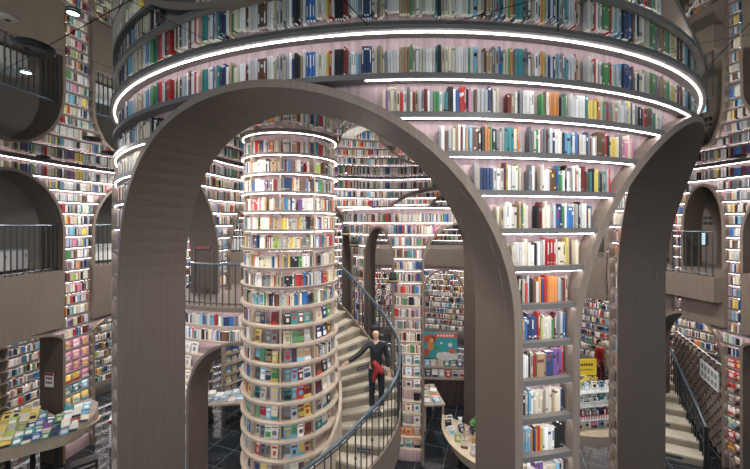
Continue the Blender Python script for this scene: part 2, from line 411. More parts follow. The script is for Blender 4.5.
# ------------------------------------------------------------------ landing with a shelved front, left of the column
LN = (-3.0, 12.0); LR = 4.0; FLI = -2.0
land = thing('landing_bookcase', 'low landing with shelved curved front over a wide arch, left of the column', 'landing', (0, 0, 0))
lo = [Op(-21.5, 16, -2.86, -4.3, 0)]
mb = MB(); skin(mb, LN, LR-.135, -38, 24, lo, 0, H(FLI)-.1); mb.build('back_panel', PINK, land)
mb = MB(); arch_frame(mb, LN, LR-.55, LR+.03, lo[0], .07, 0, 1); mb.build('arch_frame', [TAUPE2, TAUPE2], land)
lrow = [H(-2.45-.36*k) for k in range(14)]; lrow = [z for z in lrow if z > .1]
shelf_set(land, LN, LR, 1, -38, 24, lo, lrow, key='L', lm=LEDW, mg=1.1, fp=lambda z, a, b: z < H(-2.9) and a < -18, bm=CREAM, edge=CREAM)
mb = MB(); ringseg(mb, LN, LR-.02, LR-.01, -38, 24, H(FLI)-.108, H(FLI)-.101, step=3); mb.build('light_strip', LEDW, land)
mb = MB()
poly = [P(LN, t, LR+.03, 0)[:2] for t in range(-38, 25, 4)] + [(-1.2, 9.0), (-1.3, 10.4), (-2.2, 10.7), (-3.4, 11.0), (-5.0, 11.1), (-5.7, 10.3)]
mb.prism(poly, H(FLI)-.1, H(FLI)); mb.build('floor_slab', TAUPE2, land)

# ------------------------------------------------------------------ spiral stair
RP = [(-2.4, 10.7, -.86), (-1.75, 10.55, -.95), (-1.1, 10.2, -1.245), (-.54, 9.8, -1.71), (0, 9.3, -2.19), (.39, 8.9, -2.64), (.59, 8.5, -3.0), (.52, 7.75, -3.36), (.21, 7.2, -3.62), (-.2, 6.8, -3.84),
      (-.66, 6.45, -4.12), (-1.34, 6.15, -4.47), (-2.1, 6.1, -4.85), (-2.85, 6.5, -5.3), (-3.3, 7.2, -5.7), (-3.35, 7.9, -6.1)]
def cat(p, n):
    out = []
    for i in range(len(p)-1):
        a, b, c, d = p[max(0, i-1)], p[i], p[i+1], p[min(len(p)-1, i+2)]
        for k in range(n):
            t = k/n
            out.append(tuple(.5*((2*b[j])+(-a[j]+c[j])*t+(2*a[j]-5*b[j]+4*c[j]-d[j])*t*t+(-a[j]+3*b[j]-3*c[j]+d[j])*t**3) for j in range(3)))
    out.append(p[-1]); return out
rail = cat(RP, 12)
stair = thing('spiral_staircase', 'cream stone spiral stair curling around the column with iron balusters', 'staircase', (0, 0, 0))
RH = 1.15
mb = MB(); mb.tube([(x, y, H(h)) for x, y, h in rail], .035, 8); mb.build('handrail', RAILBLUE, stair, smooth=True)
mb = MB(); mb.tube([(x, y, H(h)-.1) for x, y, h in rail], .014, 6); mb.build('lower_rail', BALU, stair)
def inner_of(p):
    v = Vector((p[0]-CC[0], p[1]-CC[1])); v.normalize(); v *= 1.12
    return (CC[0]+v.x, CC[1]+v.y)
# steps at equal rise along the path
start = 24
dens = rail[start:]
h0 = dens[0][2]-RH; nst = 25; rise = (h0-(-7.3))/nst
def at_h(h):
    for a, b in zip(dens, dens[1:]):
        if a[2] >= h >= b[2]:
            t = (a[2]-h)/(a[2]-b[2]+1e-9); return tuple(a[j]+(b[j]-a[j])*t for j in range(3))
    return dens[-1]
def ang(p): return math.atan2(p[0]-CC[0], -(p[1]-CC[1]))
for i in range(nst):
    ha = h0-rise*i; a = at_h(ha+RH); b = at_h(ha-rise+RH)
    mids = [tuple(a[j]+(b[j]-a[j])*k/3 for j in range(2)) for k in range(4)]
    ia, ib = inner_of(a), inner_of(b)
    pts_o = mids; pts_i = [inner_of(q) for q in mids]
    zt = H(ha)-rise
    if zt < .02: zt = .02+0*zt
    poly = pts_o + pts_i[::-1]
    zb = max(0.0, zt-rise-.28)
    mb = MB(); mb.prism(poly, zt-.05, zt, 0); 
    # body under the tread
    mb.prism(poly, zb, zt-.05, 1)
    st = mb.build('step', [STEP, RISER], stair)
    # dark notice strip on the riser
    if i % 2 == 1 and i < 14:
        oo = Vector((*a[:2],)); ii = Vector((*ia,)); 
        # riser faces downhill: the riser below this tread's downhill edge
        o2, i2 = Vector(b[:2]), Vector(ib); d = (i2-o2); mid = o2+d*.45; d.normalize()
        n = Vector((d.y, -d.x)); down = Vector(b[:2])-Vector(a[:2])
        if n.dot(down) < 0: n = -n
        m2 = MB(); wv = .17
        def q(s_, z_): p_ = mid+d*s_+n*.006; return (p_.x, p_.y, z_)
        m2.quad(q(-wv, zt-.15), q(wv, zt-.15), q(wv, zt-.075), q(-wv, zt-.075), 0)
        for k in range(5):
            s0 = -wv+.03+k*.06
            def q2(s_, z_): p_ = mid+d*s_+n*.009; return (p_.x, p_.y, z_)
            m2.quad(q2(s0, zt-.125), q2(s0+.035, zt-.125), q2(s0+.035, zt-.1), q2(s0, zt-.1), 1)
        m2.build('notice', [mat('notice_slate', (.04, .045, .07), .5), mat('notice_text', (.4, .4, .42), .5)], st)
# outer stringer and inner stringer
mb = MB()
for (p, q) in zip(dens, dens[1:]):
    for off in (0,):
        za, zb_ = H(p[2]-RH)+.03, H(q[2]-RH)+.03
        ln = (Vector(p[:2])-Vector(CC)).normalized()*.03; lq = (Vector(q[:2])-Vector(CC)).normalized()*.03
        P0 = (p[0]-ln.x, p[1]-ln.y); P1 = (p[0]+ln.x, p[1]+ln.y); Q0 = (q[0]-lq.x, q[1]-lq.y); Q1 = (q[0]+lq.x, q[1]+lq.y)
        mb.hexa([(*P0, max(0, za-.72)), (*P1, max(0, za-.72)), (*Q1, max(0, zb_-.72)), (*Q0, max(0, zb_-.72)), (*P0, max(.02, za)), (*P1, max(.02, za)), (*Q1, max(.02, zb_)), (*Q0, max(.02, zb_))])
mb.build('outer_stringer', TAUPE2, stair)
mb = MB()
for (p, q) in zip(dens, dens[1:]):
    i0, i1 = inner_of(p), inner_of(q); za, zb_ = H(p[2]-RH), H(q[2]-RH)
    def rr(pt, r):
        v = Vector((pt[0]-CC[0], pt[1]-CC[1])).normalized()*r; return (CC[0]+v.x, CC[1]+v.y)
    a0, a1, b0, b1 = rr(i0, 1.06), rr(i0, 1.13), rr(i1, 1.06), rr(i1, 1.13)
    mb.hexa([(*a0, max(0, za-.5)), (*a1, max(0, za-.5)), (*b1, max(0, zb_-.5)), (*b0, max(0, zb_-.5)), (*a0, max(.02, za+.62)), (*a1, max(.02, za+.62)), (*b1, max(.02, zb_+.62)), (*b0, max(.02, zb_+.62))])
mb.build('inner_stringer', CREAM, stair)
# balusters
acc = 0; last = Vector(rail[0]); cnt = 0
for p in rail[1:]:
    v = Vector(p); acc += (v.xy-last.xy).length; last = v
    if acc >= .155:
        acc -= .155; cnt += 1
        zb = max(.02, H(p[2])-RH+.03)
        mb = MB(); mb.box((p[0], p[1], (zb+H(p[2]))/2), (.02, .02, H(p[2])-zb), ang(p))
        if cnt % 3 == 0: mb.lathe([(0, -.05), (.028, -.02), (.028, .02), (0, .05)], (p[0], p[1], zb+.5), 6)
        mb.build('baluster', BALU, stair)
# newel on the right where the rail turns
p = at_h(-3.15); mb = MB(); mb.tube([(p[0]+.04, p[1], H(p[2])-RH-.6), (p[0]+.04, p[1], H(p[2])-.02)], .022, 8); mb.build('newel_post', BLACK, stair)

# ------------------------------------------------------------------ railings
def railing(name, label, pts, z, h, gap=.15, parent=None, top=.03):
    """pts: plan polyline"""
    base = thing(name, label, 'railing', (0, 0, 0))
    mb = MB(); mb.tube([(x, y, z+h) for x, y in pts], top, 8); mb.build('handrail', RAILBLUE, base)
    mb = MB(); mb.tube([(x, y, z+.07) for x, y in pts], .016, 6); mb.build('bottom_rail', BALU, base)
    L = 0; segs = []
    for a, b in zip(pts, pts[1:]):
        l = (Vector(b)-Vector(a)).length; segs.append((L, L+l, a, b)); L += l
    s = .03
    while s < L:
        for l0, l1, a, b in segs:
            if l0 <= s <= l1:
                t = (s-l0)/(l1-l0); x = a[0]+(b[0]-a[0])*t; y = a[1]+(b[1]-a[1])*t
                mb = MB(); mb.box((x, y, z+h/2), (.024, .024, h)); mb.build('baluster', BALU, base); break
        s += gap
    return base
def arcpts(cn, r, a, b, n=14): return [P(cn, a+(b-a)*i/n, r, 0)[:2] for i in range(n+1)]
railing('balcony_railing', 'dark steel railing across the leftmost upper arch', arcpts(CN, RW+.12, 261.6, 277.2), H(FL2), 1.35)
railing('balcony_railing', 'dark steel railing across the upper arch right of the left shelf pillar', arcpts(CN, RW+.12, 240, 255.6), H(FL2), 1.35)
railing('balcony_railing', 'dark railing on the projecting balcony under the right upper arch', arcpts(CN, RW-.25, 98.5, 117), H(FL2)-.2, 1.35, .19)
railing('balcony_railing', 'dark railing of the rear gallery seen through the right side arch', arcpts(CN, RW+.12, 133, 148), H(FL2), 1.35)
railing('landing_railing', 'dark railing along the curved shelved landing left of the column', arcpts(LN, LR-.06, -37, 22), H(FLI), 1.0, .16)
railing('balcony_railing', 'dark railing of the gallery behind the brown pillar with a sign', arcpts(CN, RW+.12, 218.5, 234), H(FL2), 1.35)
mb = MB(); ringseg(mb, CN, RW-.32, RW-.02, 98.2, 118, H(FL2)-.95, H(FL2)-.2); tag(mb.build('balcony_ledge', TAUPE2), 'taupe curved balcony ledge projecting from the right shelf wall', 'balcony')

# ------------------------------------------------------------------ books -> meshes
F = 344.
def proj(p): return (375+F*p[0]/p[1], 222-F*(p[2]-G)/p[1])
def bookpts(b, grow=0.):
    a = R_(b['th']); t = Vector((cos(a), sin(a), 0)); n = Vector((sin(a), -cos(a), 0))*b['s']
    c = Vector((b['cn'][0]+b['r']*sin(a), b['cn'][1]-b['r']*cos(a), b['z']))
    return c, t, n
for b in BOOKS:
    c, t, n = bookpts(b); b['pos'] = c
    b['a'] = 0
    if b['key'][0] == 'D' and -43 < b['th'] < 60:
        x, y = proj(c); 
        if 116 < x < 700 and -5 < y < 474: b['a'] = b['w']*abs(n.y)*b['h']/c.y**2
cand = sorted((b for b in BOOKS if b['a'] > 0), key=lambda b: -b['a'])
hero = cand[:300]; hid = {id(b) for b in hero}
def book_geo(mb, b, hero=False):
    c, t, n = bookpts(b); w, h, d = b['w'], b['h'], b['d']
    def q(x, y, z): return tuple(c+t*x-n*y+Vector((0, 0, z)))
    c1 = pc(b['c']); c2 = pc(b['b']); st = b['st']
    k = 1+.55*(st-.5); c1 = tuple(min(1, v*k) for v in c1)
    W = w/2
    near = b['key'][0] in 'DC'
    if near and st < .75:
        z1, z2 = (h*.12, h*.2) if st < .3 else ((h*.62, h*.76) if st < .55 else (h*.84, h*.93))
        zz = [0, z1, z2, h]; cs = [c1, c2, c1]
    else: zz = [0, h]; cs = [c1]
    for i in range(len(cs)):
        mb.quad(q(-W, 0, zz[i]), q(W, 0, zz[i]), q(W, 0, zz[i+1]), q(-W, 0, zz[i+1]), 0, cs[i])
    mb.quad(q(-W, 0, h), q(W, 0, h), q(W, d, h), q(-W, d, h), 0, (.6, .57, .5))
    mb.quad(q(-W, d, 0), q(-W, 0, 0), q(-W, 0, h), q(-W, d, h), 0, c1)
    mb.quad(q(W, 0, 0), q(W, d, 0), q(W, d, h), q(W, 0, h), 0, c1)

# column books (rows 0..9 full, below partly)
colfree = []
for i, z in enumerate([H(CEIL)-.06]+crow): pass
zs = crow
for i, z in enumerate(zs):
    for a, b in zip(posts, posts[1:]+[posts[0]+360]):
        face = i >= 9 and (-80 <= a < 80) and not (i in (9, 10, 11) and a == -78) and not (i == 11 and a > 40)
        if i in (12, 13, 14, 15, 16) and a == -78: face = i in (13, 14)
        if face: colfree.append((i, z, a, b)); continue
        fill_books(CC, .97, 1, a+.9, b-.9, z+.001, .31, 1.0, key='C%d' % i, dmax=.125)
mb = MB()
for b in BOOKS:
    if id(b) not in hid: book_geo(mb, b)
tag(mb.build('shelved_books', BOOKV, color=True), 'dense rows of small upright books filling the far shelves, column and walls', 'books', 'rows of shelved books', 'stuff')

# hero books
ordn = ['first', 'second', 'third', 'fourth', 'fifth', 'sixth', 'seventh', 'eighth', 'ninth', 'tenth', 'eleventh', 'twelfth', 'thirteenth', 'fourteenth', 'fifteenth', 'sixteenth', 'seventeenth', 'eighteenth', 'nineteenth', 'twentieth', 'twenty-first', 'twenty-second', 'twenty-third', 'twenty-fourth', 'lowest']
byrow = {}
for b in BOOKS:
    if b['key'][0] == 'D': byrow.setdefault(b['key'], []).append(b)
labels = {}
for k, L in byrow.items():
    L.sort(key=lambda b: b['th'])
    for i, b in enumerate(L):
        b['l'] = L[i-1]['c'] if i else 'edge'; b['r_'] = L[i+1]['c'] if i+1 < len(L) else 'edge'
        b['ll'] = L[i-2]['c'] if i > 1 else 'edge'; b['rr'] = L[i+2]['c'] if i+2 < len(L) else 'edge'
def rowphrase(b):
    n = int(b['key'][1:])
    return ['top drum row'] and ('topmost drum row' if n == 0 else ordn[n]+' drum row from the top' if n < 11 else 'low drum row')
import collections
def lab(b, lvl):
    sz = 'thin' if b['w'] < .028 else 'thick' if b['w'] > .036 else ''
    tl = 'tall' if b['h'] > .245 else 'short' if b['h'] < .205 else ''
    rw = 'top' if b['key'] == 'D0' else ordn[int(b['key'][1:])]
    t = ' '.join(x for x in (tl, sz, b['c'], 'book') if x)
    if lvl == 0: return f"{t} between {b['l']} and {b['r_']} ones, {rw} drum row"
    return f"{t} after {b['ll']} then {b['l']}, before {b['r_']} then {b['rr']}, {rw} drum row"
for b in hero: b['lab'] = lab(b, 0)
cntr = collections.Counter(b['lab'] for b in hero)
for b in hero:
    if cntr[b['lab']] > 1: b['lab'] = lab(b, 1)
cntr = collections.Counter(b['lab'] for b in hero); seen = collections.Counter()
for b in sorted(hero, key=lambda b: b['th']):
    if cntr[b['lab']] > 1:
        base_ = b['lab']; seen[base_] += 1; b['lab'] = ('leftmost ' if seen[base_] == 1 else ordn[seen[base_]-1]+' ')+base_.replace(', before', ' before')
for b in hero:
    c, t, n = bookpts(b); w, h, d = b['w'], b['h'], b['d']; W = w/2; st = b['st']
    ang_ = math.atan2(t.y, t.x)
    mb = MB()
    if st < .25: zz = [0, h*.10, h*.17, h]; cs = [0, 1, 0]
    elif st < .4: zz = [0, h*.66, h*.78, h]; cs = [0, 1, 0]
    elif st < .55: zz = [0, h*.08, h*.12, h*.88, h*.93, h]; cs = [0, 1, 0, 1, 0]
    else:
        zz = [0, h]; cs = [0]
        za = h*(.3+.2*st); mb.quad((-W*.4, -.0012, za), (W*.4, -.0012, za), (W*.4, -.0012, h*.88), (-W*.4, -.0012, h*.88), 1)
        mb.quad((-W*.5, -.0012, h*.07), (W*.5, -.0012, h*.07), (W*.5, -.0012, h*.12), (-W*.5, -.0012, h*.12), 1)
    bv = min(.004, W*.3)
    for i in range(len(cs)):
        for (xa, ya, xb, yb) in ((-W, bv, -W+bv, 0), (-W+bv, 0, W-bv, 0), (W-bv, 0, W, bv)):
            mb.quad((xa, ya, zz[i]), (xb, yb, zz[i]), (xb, yb, zz[i+1]), (xa, ya, zz[i+1]), cs[i])
    # boards (cover) left/right and the page block
    for x0, x1 in ((-W, -W+.003), (W-.003, W)):
        mb.hexa([(x0, bv, 0), (x1, bv, 0), (x1, d, 0), (x0, d, 0), (x0, bv, h), (x1, bv, h), (x1, d, h), (x0, d, h)], 0)
    mb.hexa([(-W+.003, bv, .004), (W-.003, bv, .004), (W-.003, d-.006, .004), (-W+.003, d-.006, .004), (-W+.003, bv, h-.006), (W-.003, bv, h-.006), (W-.003, d-.006, h-.006), (-W+.003, d-.006, h-.006)], 2)
    o = mb.build('book', [bmat(b['c']), bmat(b['b']), PAPER], loc=c); o.rotation_euler.z = ang_
    if n.dot(Vector((0, -1, 0))) < 0 and False: pass
    tag(o, b['lab'], 'book', 'upright books on the drum shelves')

# ------------------------------------------------------------------ display books (covers facing out)
def nth(i, n=None):
    w = ['leftmost', 'second from left', 'third from left', 'fourth from left', 'fifth from left', 'sixth from left', 'seventh from left', 'eighth from left', 'ninth from left', 'tenth from left',
         'eleventh from left', 'twelfth from left', 'thirteenth from left', 'fourteenth from left', 'fifteenth from left', 'sixteenth from left', 'seventeenth from left', 'eighteenth from left', 'nineteenth from left', 'twentieth from left']
    return w[min(i, 19)]
def cover_mesh(name, w, h, d, c1, c2, style):
    """upright book, front cover at y=0 facing -y, standing on z=0, with a printed cover"""
    mb = MB(); W = w/2
    mb.hexa([(-W, 0, 0), (W, 0, 0), (W, .004, 0), (-W, .004, 0), (-W, 0, h), (W, 0, h), (W, .004, h), (-W, .004, h)], 0)
    mb.hexa([(-W, d-.004, 0), (W, d-.004, 0), (W, d, 0), (-W, d, 0), (-W, d-.004, h), (W, d-.004, h), (W, d, h), (-W, d, h)], 0)
    mb.hexa([(-W, .004, 0), (-W+.004, .004, 0), (-W+.004, d-.004, 0), (-W, d-.004, 0), (-W, .004, h), (-W+.004, .004, h), (-W+.004, d-.004, h), (-W, d-.004, h)], 0)
    mb.hexa([(-W+.004, .004, .004), (W-.004, .004, .004), (W-.004, d-.004, .004), (-W+.004, d-.004, .004), (-W+.004, .004, h-.005), (W-.004, .004, h-.005), (W-.004, d-.004, h-.005), (-W+.004, d-.004, h-.005)], 2)
    e = -.0015
    def r(x0, x1, z0, z1, m=1): mb.quad((x0*w, e, z0*h), (x1*w, e, z0*h), (x1*w, e, z1*h), (x0*w, e, z1*h), m)
    if style == 0: r(-.36, .36, .72, .9); r(-.2, .2, .2, .55)
    elif style == 1: r(-.5, .5, 0, .28); r(-.3, .3, .8, .86)
    elif style == 2:
        n = 12; b = len(mb.v)
        mb.v += [(.3*w*cos(2*pi*k/n), e, .45*h+.3*w*sin(2*pi*k/n)) for k in range(n)]; mb.f.append(tuple(range(b, b+n))); mb.m.append(1); mb.c.append(None)
        r(-.38, .38, .83, .93)
    else: r(-.4, .4, .1, .5); r(-.4, .1, .62, .68); r(-.4, .3, .74, .84)
    return mb, [bmat(c1), bmat(c2), PAPER]
def polar_display(cn, r, sgn, th, z, c1, c2, label, group, w=None, h=None, name='display_book', cat_='book', lean=.12):
    w = w or rnd.uniform(.12, .165); h = h or rnd.uniform(.21, .255)
    mb, ms = cover_mesh(name, w, h, .028, c1, c2, rnd.randrange(4))
    a = R_(th); o = mb.build(name, ms, loc=P(cn, th, r, z+.003))
    o.rotation_euler = (-lean, 0, a if sgn > 0 else a+pi)
    return tag(o, label, cat_, group)
bright = ['white', 'white', 'cream', 'sky-blue', 'cream', 'red', 'green', 'black', 'teal', 'grey', 'brown', 'tan', 'navy', 'pale-grey', 'yellow', 'maroon']
cellname = {-78: 'left', -38: 'centre', 2: 'right', 42: 'far right'}
rown = {}
for i, z, a, b in colfree:
    if i > 15 and a == 42: continue
    n = 4 if a in (-38, 2) else 3
    for k in range(n):
        if rnd.random() < .1: continue
        th = a+4+(b-a-8)*(k+.5)/n; c1 = rnd.choice(bright); c2 = rnd.choice([x for x in bright if x != c1])
        rw = ordn[i-9]
        polar_display(CC, .93, 1, th, z, c1, c2, f"{c1} book facing out, {nth(k)} in {cellname[a]} bay, {rw} column display shelf", 'face-out books on the column')
# face-out books on the screen pillar between the two arches
k0 = 0
for z in srow:
    if z < H(-4.0) and z > .3:
        k0 += 1
        if k0 == 4:
            mb = MB(); mb.box((0, 0, .1), (.17, .1, .2)); o = mb.build('book_box', BLACK, loc=P(SN, -1, SR-.12, z+.002)); o.rotation_euler.z = R_(-1)
            tag(o, 'small black box alone on the empty shelf of the pillar behind the stair', 'box'); continue
        for k in range(3):
            c1 = 'white' if k0 < 4 else rnd.choice(['white', 'cream', 'tan', 'green'] if k0 != 7 else ['orange', 'red', 'cream', 'yellow']); c2 = rnd.choice(['grey', 'teal', 'black', 'brown', 'sky-blue'])
            polar_display(SN, SR-.1, 1, -13+k*6.2, z, c1, c2, f"{c1} book facing out, {nth(k)} on {ordn[k0-1]} display shelf behind the stair", 'face-out books on the rear pillar', w=.18, h=.26)
# landing bookcase, left of its arch
k0 = 0
for z in lrow:
    if z < H(-2.9):
        k0 += 1
        ths = (-34, -30.6, -27.2, -24) if k0 > 2 else (-34, -30.6, -27.2, -24, -20.5) if k0 < 2 else (-34, -30.6, -27.2, -24)
        for k, th in enumerate(ths):
            c1 = 'white' if k0 < 5 else rnd.choice(['orange', 'sky-blue', 'teal', 'cream', 'lime', 'yellow']); c2 = rnd.choice(['pale-grey', 'grey', 'tan'])
            polar_display(LN, LR-.07, 1, th, z, c1, c2, f"{c1} book facing out, {nth(k)} on {ordn[k0-1]} low shelf left of landing arch", 'face-out books under the landing', w=.19, h=.26)
# wall pillars: lower shelves show covers
def pillar_display(ta, tb, zmax, schemes, where, group, n=3, w=.2, h=.25):
    k0 = 0
    for z in rows:
        if z < H(zmax):
            k0 += 1; cs = schemes[min(k0-1, len(schemes)-1)]
            for k in range(n):
                th = tb-(tb-ta)*(k+.5)/n if ta > 180 else tb-(tb-ta)*(k+.5)/n
                if ta > 180: th = ta+(tb-ta)*(n-k-.5)/n
                c1 = rnd.choice(cs); c2 = rnd.choice(['white', 'cream', 'yellow'] if c1 not in ('white', 'yellow') else ['red', 'sky-blue'])
                nm = [nth(n-1-k), nth(k)][0] if ta > 180 else nth(n-1-k)
                polar_display(CN, RW+.075, -1, th, z, c1, c2, f"{c1} book facing out, {nm} on {ordn[k0-1]} shelf of {where}", group, w=w, h=h)
pillar_display(256.3, 261, -3.75, [['pink'], ['pink'], ['pink'], ['yellow', 'pink'], ['sky-blue', 'yellow', 'teal'], ['orange', 'yellow', 'pink'], ['white', 'pink', 'lime'], ['red', 'yellow'], ['orange']], 'the left shelf pillar', 'face-out books on the left pillar')
pillar_display(95.6, 98, -4.2, [['red'], ['red'], ['red'], ['red', 'grey'], ['white', 'red'], ['sky-blue', 'white'], ['red']], 'the right shelf pillar', 'face-out books on the right pillar', n=2, w=.21)
k0 = 0
for j in range(3, 9):
    for k in range(2):
        polar_display(CN, RI+.07, -1, 255.8+k*2.9, rows[j], rnd.choice(['white', 'sky-blue', 'cream']), 'grey', f"pale book facing out, {nth(1-k)} on {ordn[j-3]} shelf of slim pillar beyond landing", 'face-out books beyond the landing')

# ------------------------------------------------------------------ boat-shaped book table, lower left
def basis_obj(o, p, e1, e2, lift=0):
    e1 = Vector(e1).normalized(); e2 = Vector(e2); e3 = e1.cross(e2).normalized(); e2 = e3.cross(e1)
    M = Matrix((e1, e2, e3)).transposed().to_4x4(); M.translation = Vector(p)+e3*lift; o.matrix_world = M
def inpoly(p, poly):
    c = False
    for (x0, y0), (x1, y1) in zip(poly, poly[1:]+poly[:1]):
        if (y0 > p[1]) != (y1 > p[1]) and p[0] < (x1-x0)*(p[1]-y0)/(y1-y0)+x0: c = not c
    return c
def magazine(c1, c2, w, h, d):
    mb = MB()
    mb.box((0, 0, d/2), (w*.97, h*.97, d*.9), m=2); mb.box((0, 0, d-.003), (w, h, .006), m=0); mb.box((0, 0, .003), (w, h, .006), m=0); mb.box((-w/2+.003, 0, d/2), (.006, h, d), m=0)
    st = rnd.randrange(3); e = d+.0012
    def r(x0, x1, y0, y1): mb.quad((x0*w, y0*h, e), (x1*w, y0*h, e), (x1*w, y1*h, e), (x0*w, y1*h, e), 1)
    if st == 0: r(-.4, .4, .2, .4); r(-.2, .3, -.35, 0)
    elif st == 1: r(-.5, .5, -.5, -.15)
    else: r(-.35, .35, -.3, .1); r(-.4, .2, .28, .34)
    return mb.build('magazine', [bmat(c1), bmat(c2), PAPER])
tb = thing('boat_table', 'beige boat-shaped table heaped with magazines at the foot of the left pillar', 'table', (-9.6, 9.8, 0))
front = [(-10.55, 8.88), (-9.95, 9.25), (-9.45, 9.58), (-9.0, 9.85), (-8.68, 10.1), (-8.52, 10.35), (-8.5, 10.6), (-8.62, 10.85)]
back = [(-8.95, 10.85), (-9.25, 10.5), (-9.42, 10.22), (-10.3, 10.38), (-10.6, 9.8)]
poly = [(x+9.6, y-9.8) for x, y in front+back]
def sc_poly(pl, k, cx=-.3, cy=.0): return [((x-cx)*k+cx, (y-cy)*k+cy) for x, y in pl]
nn = Vector((-.51, .86)); p00 = Vector((-9.95, 9.25))
def zt_(x, y): return H(-6.13)+.70*min(.85, max(0, (Vector((x, y))-p00).dot(nn)))
mb = MB()
n = len(poly); base = len(mb.v)
low = sc_poly(poly, .72)
mb.v += [(x, y, H(-6.5)) for x, y in low] + [(x, y, H(-6.08)) for x, y in poly] + [(x, y, H(-6.08)) for x, y in sc_poly(poly, .97)] + [(x, y, H(-6.15)) for x, y in sc_poly(poly, .96)]
for j in range(3):
    for i in range(n):
        mb.f.append((j*n+i, j*n+(i+1) % n, (j+1)*n+(i+1) % n, (j+1)*n+i)); mb.m.append(0); mb.c.append(None)
mb.f.append(tuple(range(n))[::-1]); mb.m.append(0); mb.c.append(None)
mb.f.append(tuple(3*n+i for i in range(n))); mb.m.append(0); mb.c.append(None)
mb.build('table_hull', BIRCH, tb)
mb = MB()
bl = [(x, y) for x, y in sc_poly(poly, .95)]
b = len(mb.v); mb.v += [(x, y, H(-6.15)) for x, y in bl]+[(x, y, zt_(x-9.6, y+9.8)) for x, y in bl]
mb.f.append(tuple(n+i for i in range(n))); mb.m.append(0); mb.c.append(None)
for i in range(n): mb.f.append((i, (i+1) % n, n+(i+1) % n, n+i)); mb.m.append(0); mb.c.append(None)
mb.build('sloped_bed', BEIGE, tb)
for lx, ly in ((-.75, -.1), (-.2, .05), (.3, .25)):
    mb = MB(); mb.tube([(lx, ly, 0), (lx, ly, H(-6.48))], .06, 8); mb.build('leg', BLACK, tb)
bw = [(x-9.6, y+9.8) for x, y in sc_poly(poly, .93)]
e1 = Vector((.86, .51, 0)); cnt = 0
for iu in range(-12, 14):
    for iv in range(0, 8):
        p = p00+Vector((.86, .51))*(iu*.2+rnd.uniform(-.02, .02))+nn*(.12+iv*.17)
        if not inpoly((p.x, p.y), bw) or not inpoly((p.x+.08, p.y+.1), bw): continue
        if p.x < -10.9: continue
        s = p.x
        cs = ['yellow', 'yellow', 'lime', 'cream'] if s < -9.85 else (['blue', 'teal', 'green', 'navy', 'purple'] if s < -9.15 else ['red', 'white', 'sky-blue', 'cream', 'maroon'])
        c1 = rnd.choice(cs); c2 = rnd.choice(['white', 'white', 'cream', 'black'])
        d = rnd.uniform(.02, .05); o = magazine(c1, c2, .2, .24, d)
        tw = rnd.uniform(-.12, .12); e1t = e1+Vector((-.51, .86, .75))*tw
        basis_obj(o, (p.x, p.y, zt_(p.x, p.y)), e1t, Vector((-.51, .86, .75))-e1*tw, .004+.03*((iu+iv)%2)); cnt += 1
        zone = 'left end of' if s < -9.85 else 'middle of' if s < -9.15 else 'right end of'
        tag(o, f"{c1} magazine with {c2} print, {ordn[min(iv,10)]} tier up, {nth(max(0,iu+7))}, left boat table", 'magazine', 'magazines on the left boat table')
mb = MB(); mb.box((0, 0, .2), (.6, .36, .4)); mb.box((0, -.183, .3), (.48, .01, .05), m=1); mb.box((0, -.183, .16), (.48, .01, .05), m=1)
o = mb.build('storage_crate', [BLACK, mat('crate_label', (.35, .3, .28), .5)], loc=(-8.42, 9.95, 0)); o.rotation_euler.z = .75
tag(o, 'black storage crate on the floor under the tip of the left table', 'crate')
# sign on the jamb above it
mb = MB(); mb.box((0, 0, 0), (.3, .015, .42)); mb.box((0, -.009, .17), (.3, .004, .08), m=1)
for k in range(2):
    for j in range(3): mb.box((-.08+j*.08, -.009, .05-k*.13), (.055, .004, .07), m=2)
a = 261.4; p = P(CN, a+.25, RW+.4, H(-4.75)); o = mb.build('wall_sign', [WHITE, bmat('red'), bmat('maroon')], loc=p); o.rotation_euler.z = R_(a)-pi/2+pi
tag(o, 'white sign with red header on the brown jamb left of the pillar', 'sign')
# kids bookcases in the left opening
def bookcase(name, label, loc, rz, w, h, nrow, cs, tilt=.25, group=None, d=.34):
    root = thing(name, label, 'bookcase', loc, rz, group)
    for sx in (-1, 1):
        mb = MB()
        # scalloped side panel
        nseg = nrow
        for k in range(nseg):
            z0 = k*h/nseg; z1 = (k+1)*h/nseg
            mb.hexa([(sx*w/2-.02, -d*.65, z0), (sx*w/2+.02, -d*.65, z0), (sx*w/2+.02, 0, z0), (sx*w/2-.02, 0, z0), (sx*w/2-.02, -d, z1-.04), (sx*w/2+.02, -d, z1-.04), (sx*w/2+.02, 0, z1), (sx*w/2-.02, 0, z1)])
        mb.build('side_panel', BEIGE, root)
    mb = MB(); mb.box((0, .0, h/2), (w, .02, h)); mb.build('back_panel', BEIGE, root)
    for k in range(nrow+1):
        mb = MB(); mb.box((0, -d/2, k*h/nrow+(.02 if k == 0 else 0)), (w, d*.9, .03)); mb.build('shelf', CREAM, root)
    for k in range(nrow):
        n = max(2, int(w/.26))
        for j in range(n):
            c1 = rnd.choice(cs); c2 = rnd.choice(['white', 'yellow', 'cream'])
            mb, ms = cover_mesh('b', .2, .24, .025, c1, c2, rnd.randrange(4)); o = mb.build('picture_book', ms)
            x = -w/2+.06+(w-.12)*(j+.5)/n; lp = Matrix.Rotation(rz, 4, 'Z') @ Vector((x, -d*.6, k*h/nrow+.04))
            o.location = Vector(loc)+lp; o.rotation_euler = (-tilt, 0, rz)
            tag(o, f"{c1} book, {nth(j)}, {ordn[k]} shelf up, {label.split(',')[0]}", 'book', 'picture books in the side bookcases')
    return root
